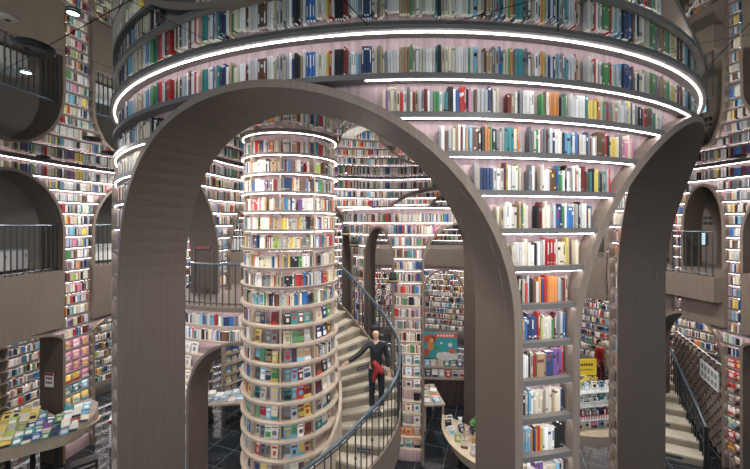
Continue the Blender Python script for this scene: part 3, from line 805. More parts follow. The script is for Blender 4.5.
for j, (t, rr_, lb, cs) in enumerate(((264.2, 11.9, 'bookcase nearest the brown jamb', ['green', 'teal', 'lime', 'white']), (267.6, 11.8, 'middle bookcase below left balcony', ['white', 'tan', 'cream', 'orange']), (271.2, 11.6, 'frontmost bookcase at left edge', ['orange', 'blue', 'sky-blue', 'red']), (275, 11.5, 'bookcase beyond the left edge', ['yellow', 'red']))):
    p = P(CN, t, rr_, 0)
    bookcase('side_bookcase', lb+', filled with picture books', p, R_(t)+pi, .62, 3.9, 11, cs)

# small red and white table on the far left floor
tt = thing('side_table', 'small white table with a red top edge beyond the left pillar', 'table', (-8.3, 11.6, 0), .5)
mb = MB(); mb.box((0, 0, .86), (1.0, .6, .05)); mb.build('tabletop', WHITE, tt)
mb = MB(); mb.box((0, -.31, .83), (1.0, .02, .12)); mb.build('front_panel', bmat('red'), tt)
for sx in (-1, 1):
    for sy in (-1, 1):
        mb = MB(); mb.box((sx*.46, sy*.26, .42), (.05, .05, .83)); mb.build('leg', WHITE, tt)
for k in range(5):
    c1 = ['red', 'white', 'maroon', 'cream', 'red'][k]; o = magazine(c1, 'white', .17, .22, .04+.02*k)
    v = Matrix.Rotation(.5, 4, 'Z') @ Vector((-.38+k*.19, .02*(k % 2), 0)); o.location = Vector((-8.3, 11.6, .886))+v; o.rotation_euler.z = .5+rnd.uniform(-.2, .2)
    tag(o, f"{c1} book lying on small red and white table, {nth(k)}", 'book', 'books on the small side table')

# ------------------------------------------------------------------ boat-shaped table on the right of the stair
def boat(name, label, loc, rz, L, Wd, ztop, cat_='table', legs=True):
    root = thing(name, label, cat_, loc, rz)
    pts = []
    N = 16
    for k in range(N+1):
        u = -1+2*k/N; pts.append((u*L, -Wd*(1-abs(u)**2.2)))
    for k in range(N-1, 0, -1):
        u = -1+2*k/N; pts.append((u*L, Wd*.55*(1-abs(u)**2.2)))
    n = len(pts); mb = MB()
    def rg(k, z): return [(x*k, y*k, z) for x, y in pts]
    mb.v += rg(.7, ztop-.42)+rg(1, ztop)+rg(.965, ztop)+rg(.95, ztop-.07)
    for j in range(3):
        for i in range(n): mb.f.append((j*n+i, j*n+(i+1) % n, (j+1)*n+(i+1) % n, (j+1)*n+i)); mb.m.append(0); mb.c.append(None)
    mb.f.append(tuple(range(n))[::-1]); mb.m.append(0); mb.c.append(None); mb.f.append(tuple(3*n+i for i in range(n))); mb.m.append(0); mb.c.append(None)
    mb.build('table_hull', BIRCH, root)
    for lx in (-.45, .45):
        mb = MB(); mb.tube([(lx*L, 0, 0), (lx*L, 0, ztop-.41)], .07, 8); mb.build('leg', BLACK, root)
    return root
def local(loc, rz, x, y, z): v = Matrix.Rotation(rz, 4, 'Z') @ Vector((x, y, z)); return (loc[0]+v.x, loc[1]+v.y, loc[2]+v.z)
bl_ = (2.95, 10.0, 0); brz = -1.12
boat('boat_table', 'beige boat-shaped table with gifts and a plant, right of the stair', bl_, brz, 1.6, .75, H(-6.4))
zt2 = H(-6.4)-.068
items = [(-1.15, -.05, 'white', 'black'), (-.95, -.25, 'black', 'white'), (-.9, .15, 'white', 'navy'), (-.65, -.35, 'white', 'sky-blue'), (-.6, .0, 'navy', 'white'), (-.5, .25, 'purple', 'white'), (-.3, -.42, 'lime', 'white'),
         (-.25, -.1, 'tan', 'cream'), (-.1, .2, 'white', 'pale-grey'), (.0, -.45, 'cream', 'brown'), (.1, -.15, 'orange', 'tan'), (.3, -.4, 'white', 'red'), (.35, .1, 'brown', 'tan'), (.55, -.3, 'pale-grey', 'white'), (.6, .05, 'cream', 'tan'), (.85, -.2, 'white', 'teal')]
for k, (x, y, c1, c2) in enumerate(items):
    if k % 3 == 2:
        mb = MB(); s = .09
        mb.lathe([(0, 0), (s*.8, 0), (s, s*.6), (s*.85, s*1.4), (s*.4, s*1.8), (s*.62, s*2.2), (s*.6, s*2.8), (s*.3, s*3.2), (0, s*3.25)], n=14)
        o = mb.build('soft_toy', bmat(c1), smooth=True); o.location = local(bl_, brz, x, y, zt2+.001)
        for sx in (-1, 1):
            m2 = MB(); m2.lathe([(0, -.03), (.025, -.015), (.03, 0), (.025, .015), (0, .03)], (sx*.05, 0, .285), 8); m2.build('ear', bmat(c1), o)
        tag(o, f"small {c1} soft toy on the right boat table, toward the {'near' if x>.2 else 'middle' if x>-.5 else 'far'} end", 'toy', 'goods on the right boat table')
    else:
        mb, ms = cover_mesh('x', .2, .25, .05, c1, c2, k % 4); o = mb.build('picture_book', ms); o.location = local(bl_, brz, x, y, zt2+.003); o.rotation_euler = (-.3, 0, rnd.uniform(-.5, .5))
        tag(o, f"{c1} book with {c2} art on right boat table, {ordn[k]} item from its tip", 'book', 'goods on the right boat table')
def plant(name, label, loc, s=.3, n=60):
    root = thing(name, label, 'plant', loc)
    mb = MB(); mb.lathe([(0, 0), (.09, 0), (.12, .2), (.1, .2), (.09, .17), (0, .17)], n=14); mb.build('pot', WHITE, root)
    mb = MB(); r2 = random.Random(3)
    for k in range(n):
        a = r2.uniform(0, 2*pi); el = r2.uniform(.2, 1.4); L = s*r2.uniform(.6, 1.1)
        d = Vector((cos(a)*cos(el), sin(a)*cos(el), sin(el))); p0 = Vector((0, 0, .17)); p1 = p0+d*L; u = d.cross(Vector((0, 0, 1))).normalized()*.04; m_ = p0+d*L*.6+Vector((0, 0, .02))
        mb.quad(tuple(p0), tuple(m_-u), tuple(p1), tuple(m_+u))
    mb.build('foliage', mat('leaf_green', (.12, .36, .1), .5), root); return root
plant('potted_plant', 'bushy green potted plant on the far side of the right boat table', local(bl_, brz, -.25, .28, zt2+.002), .4)

# small table beyond the rear pillar
st_ = (2.0, 12.7, 0)
tt = thing('side_table', 'small pale table of books beside the dark display counter', 'table', st_, .1)
mb = MB(); mb.box((0, 0, .92), (.75, 1.5, .06)); mb.build('tabletop', CREAM, tt)
for sx in (-1, 1):
    for sy in (-1, 1):
        mb = MB(); mb.box((sx*.32, sy*.66, .445), (.06, .06, .89)); mb.build('leg', CREAM, tt)
for k in range(8):
    c1 = ['white', 'sky-blue', 'cream', 'orange', 'green', 'white', 'red', 'tan'][k]; o = magazine(c1, 'white', .24, .28, .05+.02*(k % 3))
    o.location = (st_[0]-.18+.36*(k % 2), st_[1]-.52+.34*(k//2), .952); o.rotation_euler.z = rnd.uniform(-.2, .2)
    tag(o, f"{c1} book lying on the small pale table, {['left','right'][k%2]} column, {['nearest','second','third','farthest'][k//2]}", 'book', 'books on the small pale table')

# ------------------------------------------------------------------ display counter with poster
ct = thing('display_counter', 'dark brown counter stacked with picture books behind the right boat table', 'counter', (4.2, 14.1, 0), -.06)
mb = MB(); mb.box((0, 0, .5), (5.0, .9, 1.0)); mb.build('counter_body', mat('dark_walnut', (.06, .045, .04), .5, fn=grain((.045, .035, .03), (.08, .06, .055), (12, 12, 1))), ct)
mb = MB(); mb.box((0, 0, 1.02), (5.1, 1.0, .04)); mb.build('counter_top', TAUPE2, ct)
mb = MB(); mb.box((0, .2, 1.16), (4.9, .45, .24)); mb.build('rear_step', TAUPE2, ct)
for tier, (yy, zz) in enumerate(((-.3, 1.043), (.12, 1.283))):
    for k in range(18):
        c1 = rnd.choice(['sky-blue', 'white', 'teal', 'pink', 'navy', 'red', 'pale-grey', 'cream']); c2 = rnd.choice(['white', 'red', 'navy', 'cream'])
        mb, ms = cover_mesh('x', .23, .27, .04, c1, c2, rnd.randrange(4)); o = mb.build('picture_book', ms)
        o.location = local((4.2, 14.1, 0), -.06, -2.3+k*.27, yy, zz); o.rotation_euler = (-.2, 0, -.06)
        tag(o, f"{c1} book with {c2} art, {nth(k)} on {['front','rear'][tier]} tier of dark counter", 'book', 'picture books on the dark counter')
plant('potted_plant', 'green leafy plant standing among picture books on the dark counter', local((4.2, 14.1, 0), -.06, .1, -.12, 1.043), .35, 40)
# poster
ps = thing('poster_board', 'teal illustrated poster with a red band standing on the dark counter', 'poster', local((4.2, 14.1, 0), -.06, -1.45, .52, 1.28), -.06)
mb = MB(); mb.box((0, 0, .75), (1.42, .03, 1.1)); mb.build('board', [mat('poster_teal', (.05, .36, .40), .5)], ps)
mb = MB(); mb.box((0, 0, .1), (.08, .03, .2)); mb.build('stand', BLACK, ps)
def disc(mb, x, z, r, m, e=-.0165, ky=1., n=16):
    b = len(mb.v); mb.v += [(x+r*cos(2*pi*k/n), e, z+ky*r*sin(2*pi*k/n)) for k in range(n)]; mb.f.append(tuple(range(b, b+n))); mb.m.append(m); mb.c.append(None)
mb = MB()
mb.quad((-.2, -.0165, 1.08), (.7, -.0165, 1.08), (.7, -.0165, 1.28), (-.2, -.0165, 1.28), 0)
disc(mb, -.42, 1.02, .27, 0, -.017, .75); disc(mb, -.32, 1.0, .12, 1, -.0175); disc(mb, -.36, .97, .10, 2, -.018)
disc(mb, -.42, .72, .13, 3, -.018, 1.5); disc(mb, -.6, .45, .15, 0, -.017); disc(mb, -.15, .62, .1, 4, -.017); disc(mb, .5, .52, .14, 0, -.017, .8)
for x, z, r in ((0, .3, .16), (.2, .28, .2), (.42, .3, .17), (.62, .3, .12), (.42, .78, .09), (.05, .85, .05)): disc(mb, x, z, r, 5, -.0168)
for k in range(6): mb.quad((-.12+k*.12, -.0172, 1.13), (-.04+k*.12, -.0172, 1.13), (-.04+k*.12, -.0172, 1.22), (-.12+k*.12, -.0172, 1.22), 5)
mb.build('print', [mat('poster_red', (.6, .12, .07), .5), mat('poster_dark', (.05, .04, .03), .5), mat('poster_skin', (.75, .42, .2), .5), bmat('orange'), bmat('green'), WHITE], ps)
# plush ledge behind the right arch edge
for k, (c1, x) in enumerate((('white', .55), ('sky-blue', .8), ('white', 1.05), ('green', 1.3))):
    mb = MB(); s = .11
    mb.lathe([(0, 0), (s*.8, 0), (s, s*.6), (s*.85, s*1.4), (s*.4, s*1.8), (s*.72, s*2.2), (s*.7, s*2.8), (s*.3, s*3.3), (0, s*3.35)], n=14)
    o = mb.build('soft_toy', bmat(c1), smooth=True, loc=local((4.2, 14.1, 0), -.06, x, .75, 1.95)); tag(o, f"{c1} soft toy on the high rack behind the poster, {nth(k)}", 'toy', 'toys behind the poster')
rk = thing('toy_rack', 'pale wire rack of toys right of the teal poster', 'rack', local((4.2, 14.1, 0), -.06, .95, .75, 0), -.06)
for z in (.9, 1.42, 1.925):
    mb = MB(); mb.box((0, 0, z), (1.5, .4, .045)); mb.build('shelf', CREAM, rk)
for sx in (-1, 1):
    mb = MB(); mb.box((sx*.73, 0, 1.25), (.04, .36, 2.5)); mb.build('post', BALU, rk)

# ------------------------------------------------------------------ right side: curved counter, white rack, yellow sign
cl = (6.75, 10.45, 0)
boat('boat_table', 'beige boat-shaped table under the yellow sign, seen through the right arch', cl, .15, 1.5, .6, H(-6.15))
rk = thing('display_rack', 'white two-tier display rack with red trim on the right boat table', 'rack', (cl[0], cl[1], H(-6.22)), .15)
for z in (.35, .75, 1.15):
    mb = MB(); mb.box((0, 0, z), (1.6, .45, .03)); mb.build('shelf', WHITE, rk)
    mb = MB()
    for k in range(20): mb.box((-.78+k*.082, -.215, z+.07), (.015, .012, .13))
    mb.box((0, -.215, z+.14), (1.6, .015, .02)); mb.build('fence', [bmat('red') if z < .5 else WHITE], rk)
for sx in (-1, 1):
    for sy in (-1, 1):
        mb = MB(); mb.box((sx*.78, sy*.2, .575), (.035, .035, 1.15)); mb.build('post', WHITE, rk)
for j, z in enumerate((.0, .366, .766, 1.166)):
    for k in range(6):
        c1 = rnd.choice([['pink', 'sky-blue', 'red', 'white'], ['navy', 'grey', 'white', 'red'], ['sky-blue', 'green', 'white', 'teal'], ['white', 'lime', 'sky-blue', 'white']][j]); c2 = rnd.choice(['white', 'black'])
        if c1 == c2: c2 = 'black'
        mb, ms = cover_mesh('x', .17, .21, .05, c1, c2, rnd.randrange(4)); o = mb.build('picture_book', ms); o.location = local((cl[0], cl[1], H(-6.21)), .15, -.62+k*.25, -.05, z+.004); o.rotation_euler = (-.15, 0, .15)
        tag(o, f"{c1} and {c2} book facing out, {nth(k)} {['bottom','second','third','top'][j]} level of white rack", 'book', 'books on the white rack')
for k in range(3):
    root = thing('flower_bunch', f"yellow flower bunch on top of the white rack, {nth(k)}", 'flowers', local((cl[0], cl[1], H(-6.22)), .15, -.55+.25*k, .12, 1.17), 0, 'yellow flowers on the rack')
    mb = MB(); mb.lathe([(0, 0), (.04, 0), (.05, .12), (0, .12)], n=8); mb.build('vase', WHITE, root)
    mb = MB(); r2 = random.Random(k)
    for q in range(14):
        a = r2.uniform(0, 2*pi); rr_ = r2.uniform(.02, .12); z = .16+r2.uniform(0, .16); mb.box((rr_*cos(a), rr_*sin(a), z), (.05, .05, .04), a)
    mb.build('blossoms', bmat('yellow'), root)
sg = thing('hanging_sign', 'yellow sign with a portrait of a dark-suited man and lettering, over the white rack', 'sign', (6.4, 10.78, H(-4.55)), .05)
mb = MB(); mb.box((0, 0, 0), (1.1, .03, .5)); mb.build('board', mat('sign_yellow', (.8, .55, .03), .5), sg)
mb = MB(); disc(mb, -.33, .08, .075, 1, -.017); disc(mb, -.33, .13, .075, 0, -.0165, .6); disc(mb, -.33, -.15, .14, 0, -.0165, .9); mb.quad((-.35, -.018, -.2), (-.31, -.018, -.2), (-.3, -.018, -.03), (-.36, -.018, -.03), 2)
mb.build('portrait', [BLACK, mat('portrait_skin', (.65, .4, .28), .5), WHITE], sg)
mb = MB()
for k in range(7): mb.box((-.08+k*.08, -.017, .08), (.055, .003, .08))
for k in range(9): mb.box((-.08+k*.06, -.017, -.08), (.04, .003, .04))
mb.build('lettering', BLACK, sg)
for sx in (-1, 1):
    mb = MB(); mb.tube([(sx*.5, .03, -.25), (sx*.5, .03, -1.66)], .012, 6); mb.build('post', BALU, sg)

# ------------------------------------------------------------------ straight stair on the right
s0 = Vector((9.55, 10.35)); sd = Vector((.42, .907)); sn = Vector((.907, -.42))
rs = thing('side_staircase', 'cream stone staircase rising past the lattice bookshelf on the right', 'staircase', (0, 0, 0))
NS = 9; RS = .225; DS = .52
for i in range(NS):
    a = s0+sd*(i*DS); b = s0+sd*((i+1)*DS+.02); q = [a-sn*1.5, a+sn*.35, b+sn*.35, b-sn*1.5]
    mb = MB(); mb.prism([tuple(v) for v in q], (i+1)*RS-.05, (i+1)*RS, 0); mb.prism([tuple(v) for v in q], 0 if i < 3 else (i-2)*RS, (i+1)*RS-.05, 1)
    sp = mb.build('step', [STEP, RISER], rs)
    if i % 2 == 0 and i < 8:
        m2 = MB(); m = a-sn*.45-sd*.004
        def q3(s_, z_): v = m+sn*s_; return (v.x, v.y, z_)
        m2.quad(q3(-.22, (i+1)*RS-.15), q3(.22, (i+1)*RS-.15), q3(.22, (i+1)*RS-.07), q3(-.22, (i+1)*RS-.07)); m2.build('notice', MATS['notice_slate'], sp)
def rp(t, off=.3, up=0): v = s0+sd*t+sn*off; return (v.x, v.y, max(0, t/DS)*RS+up)
mb = MB(); mb.tube([rp(-.05, .3, 1.2)]+[rp(t*.5, .3, 1.3) for t in range(1, 10)], .04, 8); mb.build('handrail', RAILBLUE, rs)
mb = MB(); mb.tube([rp(-.05, .3, .0), rp(-.05, .3, 1.25)], .06, 8); mb.build('newel_post', BLACK, rs)
for k in range(1, 23):
    t = k*.2; mb = MB(); p = rp(t, .3); z0 = (int(t/DS)+1)*RS; mb.tube([(p[0], p[1], z0), (p[0], p[1], p[2]+1.3)], .014, 5); mb.build('baluster', BALU, rs)
for u_ in (.35, .65):
    mb = MB(); mb.tube([rp(t*.5, .3, .3+u_) for t in range(0, 10)], .012, 5); mb.build('middle_rail', BALU, rs)
# lattice bookcase
lt = thing('lattice_bookcase', 'white diamond lattice bookshelf on the wall above the right stair', 'bookcase', (0, 0, 0))
l0 = s0+sn*.95-sd*.1; LL = 5.2; LH = 2.75
def lp_(u, z, off=0): v = l0+sd*u+sn*off; return (v.x, v.y, z)
mb = MB(); mb.hexa([lp_(0, 0, .12), lp_(LL, 0, .12), lp_(LL, 0, .16), lp_(0, 0, .16), lp_(0, LH, .12), lp_(LL, LH, .12), lp_(LL, LH, .16), lp_(0, LH, .16)]); mb.build('back_panel', PAPER, lt)
cs_ = .36; segs = []
for k in range(-10, 28):
    for sg_ in (1, -1):
        x0 = k*cs_*1.0; pts_ = []
        # line z = sg*(u-x0)
        u0 = x0 if sg_ > 0 else x0; 
        ua, ub = (x0, x0+LH) if sg_ > 0 else (x0-LH, x0)
        a_, b_ = max(0, ua), min(LL, ub)
        if b_-a_ < .1: continue
        za, zb2 = (sg_*(a_-x0), sg_*(b_-x0))
        mb = MB(); w_ = .012
        mb.hexa([lp_(a_, za-w_, 0), lp_(b_, zb2-w_, 0), lp_(b_, zb2-w_, .12), lp_(a_, za-w_, .12), lp_(a_, za+w_, 0), lp_(b_, zb2+w_, 0), lp_(b_, zb2+w_, .12), lp_(a_, za+w_, .12)]); mb.build('lattice_board', TAUPE2, lt)
n_ = 0
for k in range(0, 16):
    for j in range(0, 10):
        u_ = (k+.5*(j % 2)+.5)*cs_+.0; z_ = 1.3+j*cs_*.5 - .2
        if u_ > LL-.2 or z_ > LH-.3: continue
        c1 = rnd.choice(['white', 'red', 'navy', 'cream', 'white', 'pink', 'sky-blue', 'green']); c2 = 'white' if c1 != 'white' else 'red'
        mb, ms = cover_mesh('x', .16, .17, .04, c1, c2, rnd.randrange(4)); o = mb.build('picture_book', ms); v = lp_(u_, z_, .05); o.location = v; o.rotation_euler = (-.1, 0, math.atan2(sd.y, sd.x)+pi)
        n_ += 1
        tag(o, f"{c1} book in lattice by right stair, {ordn[k]} column, {ordn[j]} row up", 'book', 'books in the lattice')
mb = MB(); mb.hexa([lp_(1.0, 1.95, -.04), lp_(2.3, 1.95, -.04), lp_(2.3, 1.95, -.01), lp_(1.0, 1.95, -.01), lp_(1.0, 2.55, -.04), lp_(2.3, 2.55, -.04), lp_(2.3, 2.55, -.01), lp_(1.0, 2.55, -.01)])
for k in range(5):
    for j in range(2):
        ua = 1.08+k*.24; za = 2.03+j*.26
        mb.quad(lp_(ua, za, -.043), lp_(ua+.15, za, -.043), lp_(ua+.15, za+.17, -.043), lp_(ua, za+.17, -.043), 1)
tag(mb.build('wall_sign', [mat('pale_board', (.7, .74, .74), .4), bmat('grey')]), 'pale lettered board fixed over the lattice bookshelf by the right stair', 'sign')

# ------------------------------------------------------------------ pendant lamps
def lamp(x, y, hz, s, label):
    root = thing('pendant_lamp', label, 'lamp', (x, y, H(hz)), 0, None)
    mb = MB(); mb.lathe([(s*.30, s*.95), (s*.42, s*.4), (s*.5, 0), (s*.47, 0), (s*.39, s*.4), (s*.27, s*.93)], n=18); mb.build('shade', BLACK, root, smooth=True)
    mb = MB(); mb.lathe([(s*.53, .0), (s*.60, -.02), (s*.60, -.045), (s*.5, -.05), (s*.49, .0), (s*.53, 0)], n=18); mb.build('rim', BLACK, root)
    mb = MB(); mb.lathe([(s*.505, .0), (s*.515, s*.12), (s*.50, s*.13), (s*.505, 0)], n=18); mb.build('band', GOLD, root)
    mb = MB(); mb.lathe([(0, s*1.0), (s*.32, s*.97), (s*.3, s*.93), (0, s*.93)], n=18); mb.build('cap', BLACK, root)
    mb = MB(); mb.tube([(0, 0, s*.98), (0, 0, CEIL-hz-.01)], .005, 5); mb.build('cord', BLACK, root)
    return root
for px, py, Z_, lb in ((380, 345, 8.6, 'black top-hat shaped pendant lamp with brass band just above the climbing woman'), (393, 281, 10.0, 'black pendant lamp hanging against the rear shelf pillar'),
                  (354, 245, 10.7, 'black pendant lamp near the left rear arch, the larger of that pair'), (346, 234, 11.2, 'smallest black pendant lamp, farthest back beside the column')):
    lamp((px-375)/F*Z_, Z_, (222-py)*Z_/F, .27, lb)

# ------------------------------------------------------------------ ceiling fittings
def ring_fit(px, py, r, lb, nm='ceiling_ring'):
    Z_ = F*(CEIL-.02)/(222-py); x = (px-375)/F*Z_
    root = thing(nm, lb, 'ceiling fixture', (x, Z_, H(CEIL)))
    mb = MB(); mb.lathe([(r*.35, -.002), (r*.38, -.02), (r*.9, -.035), (r, -.02), (r, -.002)], n=28); mb.build('ring', BLACK, root)
    mb = MB(); mb.lathe([(0, -.006), (r*.34, -.006), (r*.34, -.002)], n=20); mb.build('core', mat('smoked_glass', (.1, .13, .14), .1, spec=.8), root)
ring_fit(33, 50, .17, 'large black ring recessed in the mirror ceiling, upper left')
ring_fit(92, 140, .16, 'small black ceiling ring above the second left arch')
ring_fit(111, 154, .2, 'wide black ceiling ring next to the drum on the left')
ring_fit(43, 158, .15, 'black ceiling ring closest to the leftmost arch')
ring_fit(738, 157, .18, 'black ceiling ring at the far right above the shelves')
def downlight(px, py, r, lb):
    Z_ = F*(CEIL-.02)/(222-py); x = (px-375)/F*Z_
    root = thing('downlight', lb, 'ceiling light', (x, Z_, H(CEIL)))
    mb = MB(); mb.lathe([(r, -.002), (r*1.25, -.002), (r*1.2, -.02), (r, -.02), (r, -.002)], n=20); mb.build('bezel', BLACK, root)
    mb = MB(); mb.lathe([(0, -.012), (r, -.012), (r, -.003)], n=20); mb.build('lens', LAMPON, root)
downlight(73, 14, .042, 'bright oval downlight beside the reflected shelf pillar, upper left')
downlight(26, 73, .05, 'bright small downlight right of the large black ceiling ring')
root = thing('smoke_detector', 'round cream smoke detector in the top left corner of the ceiling', 'smoke detector', (-3.15, 2.95, H(CEIL)))
mb = MB(); mb.lathe([(0, -.03), (.045, -.03), (.06, -.022), (.07, -.012), (.07, -.001)], n=22); mb.build('body', CREAM, root)
mb = MB(); mb.lathe([(0, -.036), (.02, -.036), (.02, -.029)], n=12); mb.build('sensor', BLACK, root)

# ------------------------------------------------------------------ gallery furniture behind the railings
def cabinet(loc, rz, w, h, lb, group=None):
    root = thing('low_cabinet', lb, 'cabinet', loc, rz, group); n = max(2, int(w/.45))
    mb = MB(); mb.box((0, 0, h/2+.04), (w, .45, h-.08)); mb.build('body', WHITE, root)
    mb = MB(); mb.box((0, 0, .02), (w*.96, .4, .04)); mb.build('plinth', BLACK, root)
    mb = MB(); mb.box((0, 0, h+.015), (w+.04, .5, .03)); mb.build('cabinet_top', mat('pale_glass', (.5, .58, .62), .2), root)
    for k in range(n):
        x = -w/2+w*(k+.5)/n
        d = MB(); d.box((x, -.232, h/2+.04), (w/n-.02, .014, h-.12)); dd = d.build('door', WHITE, root)
        d = MB(); d.box((x+w/n*.35, -.245, h*.75), (.015, .015, .1)); d.build('handle', BALU, dd)
for a, r_, w_, lb in ((268.5, RW+1.05, 2.2, 'long white low cabinet behind the leftmost balcony railing'), (249.5, RW+1.0, 1.7, 'white low cabinet behind the second left balcony railing'), (224.5, RW+1.0, 1.5, 'white low cabinet on the gallery behind the sign pillar'), (114.5, RW+1.1, 1.3, 'white low cabinet on the right gallery')):
    cabinet(P(CN, a, r_, H(FL2)), R_(a)+pi, w_, .62, lb)
# round cafe table + black desk lamp on left gallery cabinet
p = P(CN, 267.2, RW+1.05, H(FL2)+.65)
root = thing('desk_lamp', 'black desk lamp with wide flat shade on the long white cabinet', 'lamp', p)
mb = MB(); mb.lathe([(0, 0), (.1, 0), (.1, .02), (.012, .03), (.012, .3), (0, .3)], n=14); mb.build('base', BLACK, root)
mb = MB(); mb.lathe([(0, .36), (.22, .33), (.24, .29), (0, .31)], n=18); mb.build('shade', mat('olive_shade', (.2, .2, .12), .5), root)
# folded curtain inside left upper arch
mb = MB(); N_ = 60
for k in range(N_):
    t0, t1 = 262+k*.22, 262+(k+1)*.22; r0_, r1_ = RW+2.6+.05*sin(k*1.3), RW+2.6+.05*sin((k+1)*1.3)
    mb.quad(P(CN, t0, r0_, H(FL2)+.02), P(CN, t1, r1_, H(FL2)+.02), P(CN, t1, r1_, H(CEIL)-.1), P(CN, t0, r0_, H(CEIL)-.1))
o = mb.build('curtain', mat('taupe_curtain', (.22, .19, .17), .8), smooth=True); tag(o, 'long pleated taupe curtain at the rear of the leftmost gallery arch', 'curtain')
# fire extinguishers / red goods
def ext(loc, lb):
    root = thing('fire_extinguisher', lb, 'fire extinguisher', loc)
    mb = MB(); mb.lathe([(0, 0), (.1, 0), (.11, .03), (.11, .5), (.05, .6), (0, .6)], n=14); mb.build('cylinder', bmat('red'), root, smooth=True)
    mb = MB(); mb.lathe([(0, .6), (.03, .6), (.03, .68), (0, .68)], n=8); mb.box((0, -.05, .7), (.03, .16, .03)); mb.build('valve', BLACK, root)
    mb = MB(); mb.tube([(.03, 0, .66), (.13, -.02, .6), (.15, -.02, .3)], .014, 6); mb.build('hose', BLACK, root)
ext((-5.9, 11.4, H(FL2)+.002) if False else P(CN, 231.7, RW+.9, H(FL2)+.002), 'red fire extinguisher on the gallery behind the sign pillar')
ext(P(CN, 108.6, RW+.7, H(FL2)+.002), 'red fire extinguisher behind the right balcony railing')
# pillar sign (drum pillar left) and gallery sign right
mb = MB(); mb.box((0, 0, 0), (.5, .015, .13))
for k in range(6): mb.box((-.19+k*.075, -.009, 0), (.05, .004, .07), m=1)
th_ = 261.3; a_ = R_(th_); p = P(CN, th_+.15, RI+.42, H(-.72)); o = mb.build('wall_sign', [mat('sign_dark', (.03, .028, .035), .5), mat('sign_red', (.4, .1, .1), .5)], loc=p); o.rotation_euler.z = a_+pi/2
tag(o, 'small dark sign with reddish lettering on the brown pillar beyond the landing railing', 'sign')
p = P(CN, 106.8, RW+1.49, H(-.55)); 
mb = MB(); mb.box((0, 0, 0), (.42, .02, .52)); mb.box((0, -.012, 0), (.38, .004, .48), m=1)
for k in range(5): mb.box((0, -.015, .17-k*.08), (.28, .003, .02), m=2)
o = mb.build('lit_panel', [BLACK, mat('panel_glow', (.5, .7, .8), .4, emit=(.45, .7, .8), strength=.9), mat('panel_text', (.15, .25, .3), .5)], loc=p); o.rotation_euler.z = R_(106.8)+pi
tag(o, 'pale blue lit notice panel inside the right upper arch', 'screen')
mb = MB()
for j in range(2):
    for k in range(5): mb.box((-.3+k*.15, 0, .12-j*.17), (.1, .015, .09))
p = P(CN, 106.8, RW+1.49, H(.02)); o = mb.build('wall_lettering', BLACK, loc=p); o.rotation_euler.z = R_(106.8)+pi; tag(o, 'two lines of dark lettering above the lit panel in the right arch', 'sign')
mb = MB(); ringseg(mb, CN, RW+1.52, RW+1.6, 103.5, 112, H(FL2), H(CEIL), 0); tag(mb.build('wall_alcove', TAUPE2), kind='structure')

# desk under the landing arch
dk = thing('book_desk', 'pale desk piled with blue and white books beyond the landing arch', 'table', (-5.0, 12.6, 0), .1)
mb = MB(); mb.box((0, 0, .86), (2.4, .9, .07)); mb.build('tabletop', CREAM, dk)
for sx in (-1, 1):
    mb = MB(); mb.box((sx*1.1, 0, .412), (.08, .8, .82)); mb.build('leg', BLACK, dk)
for k in range(16):
    c1 = rnd.choice(['blue', 'white', 'white', 'sky-blue', 'navy', 'pale-grey']); o = magazine(c1, 'white', .24, .3, .04+.05*(k % 3)); o.location = local((-5.0, 12.6, 0), .1, -1.0+.28*(k % 8), -.2+.38*(k//8), .897); o.rotation_euler.z = rnd.uniform(-.3, .3)
    tag(o, f"{c1} book on desk beyond landing arch, {nth(k%8)} in {['front','rear'][k//8]} row", 'book', 'books on the desk beyond the arch')
for k, (t_, lbl) in enumerate(((240, 'left bookcase behind landing arch'), (230, 'right bookcase behind landing arch'), )):
    bookcase('side_bookcase', lbl+', lit and full', P(CN, t_+.0, 8.3, 0), R_(t_)+pi, .9, 3.2, 8, ['white', 'sky-blue', 'blue', 'cream'])

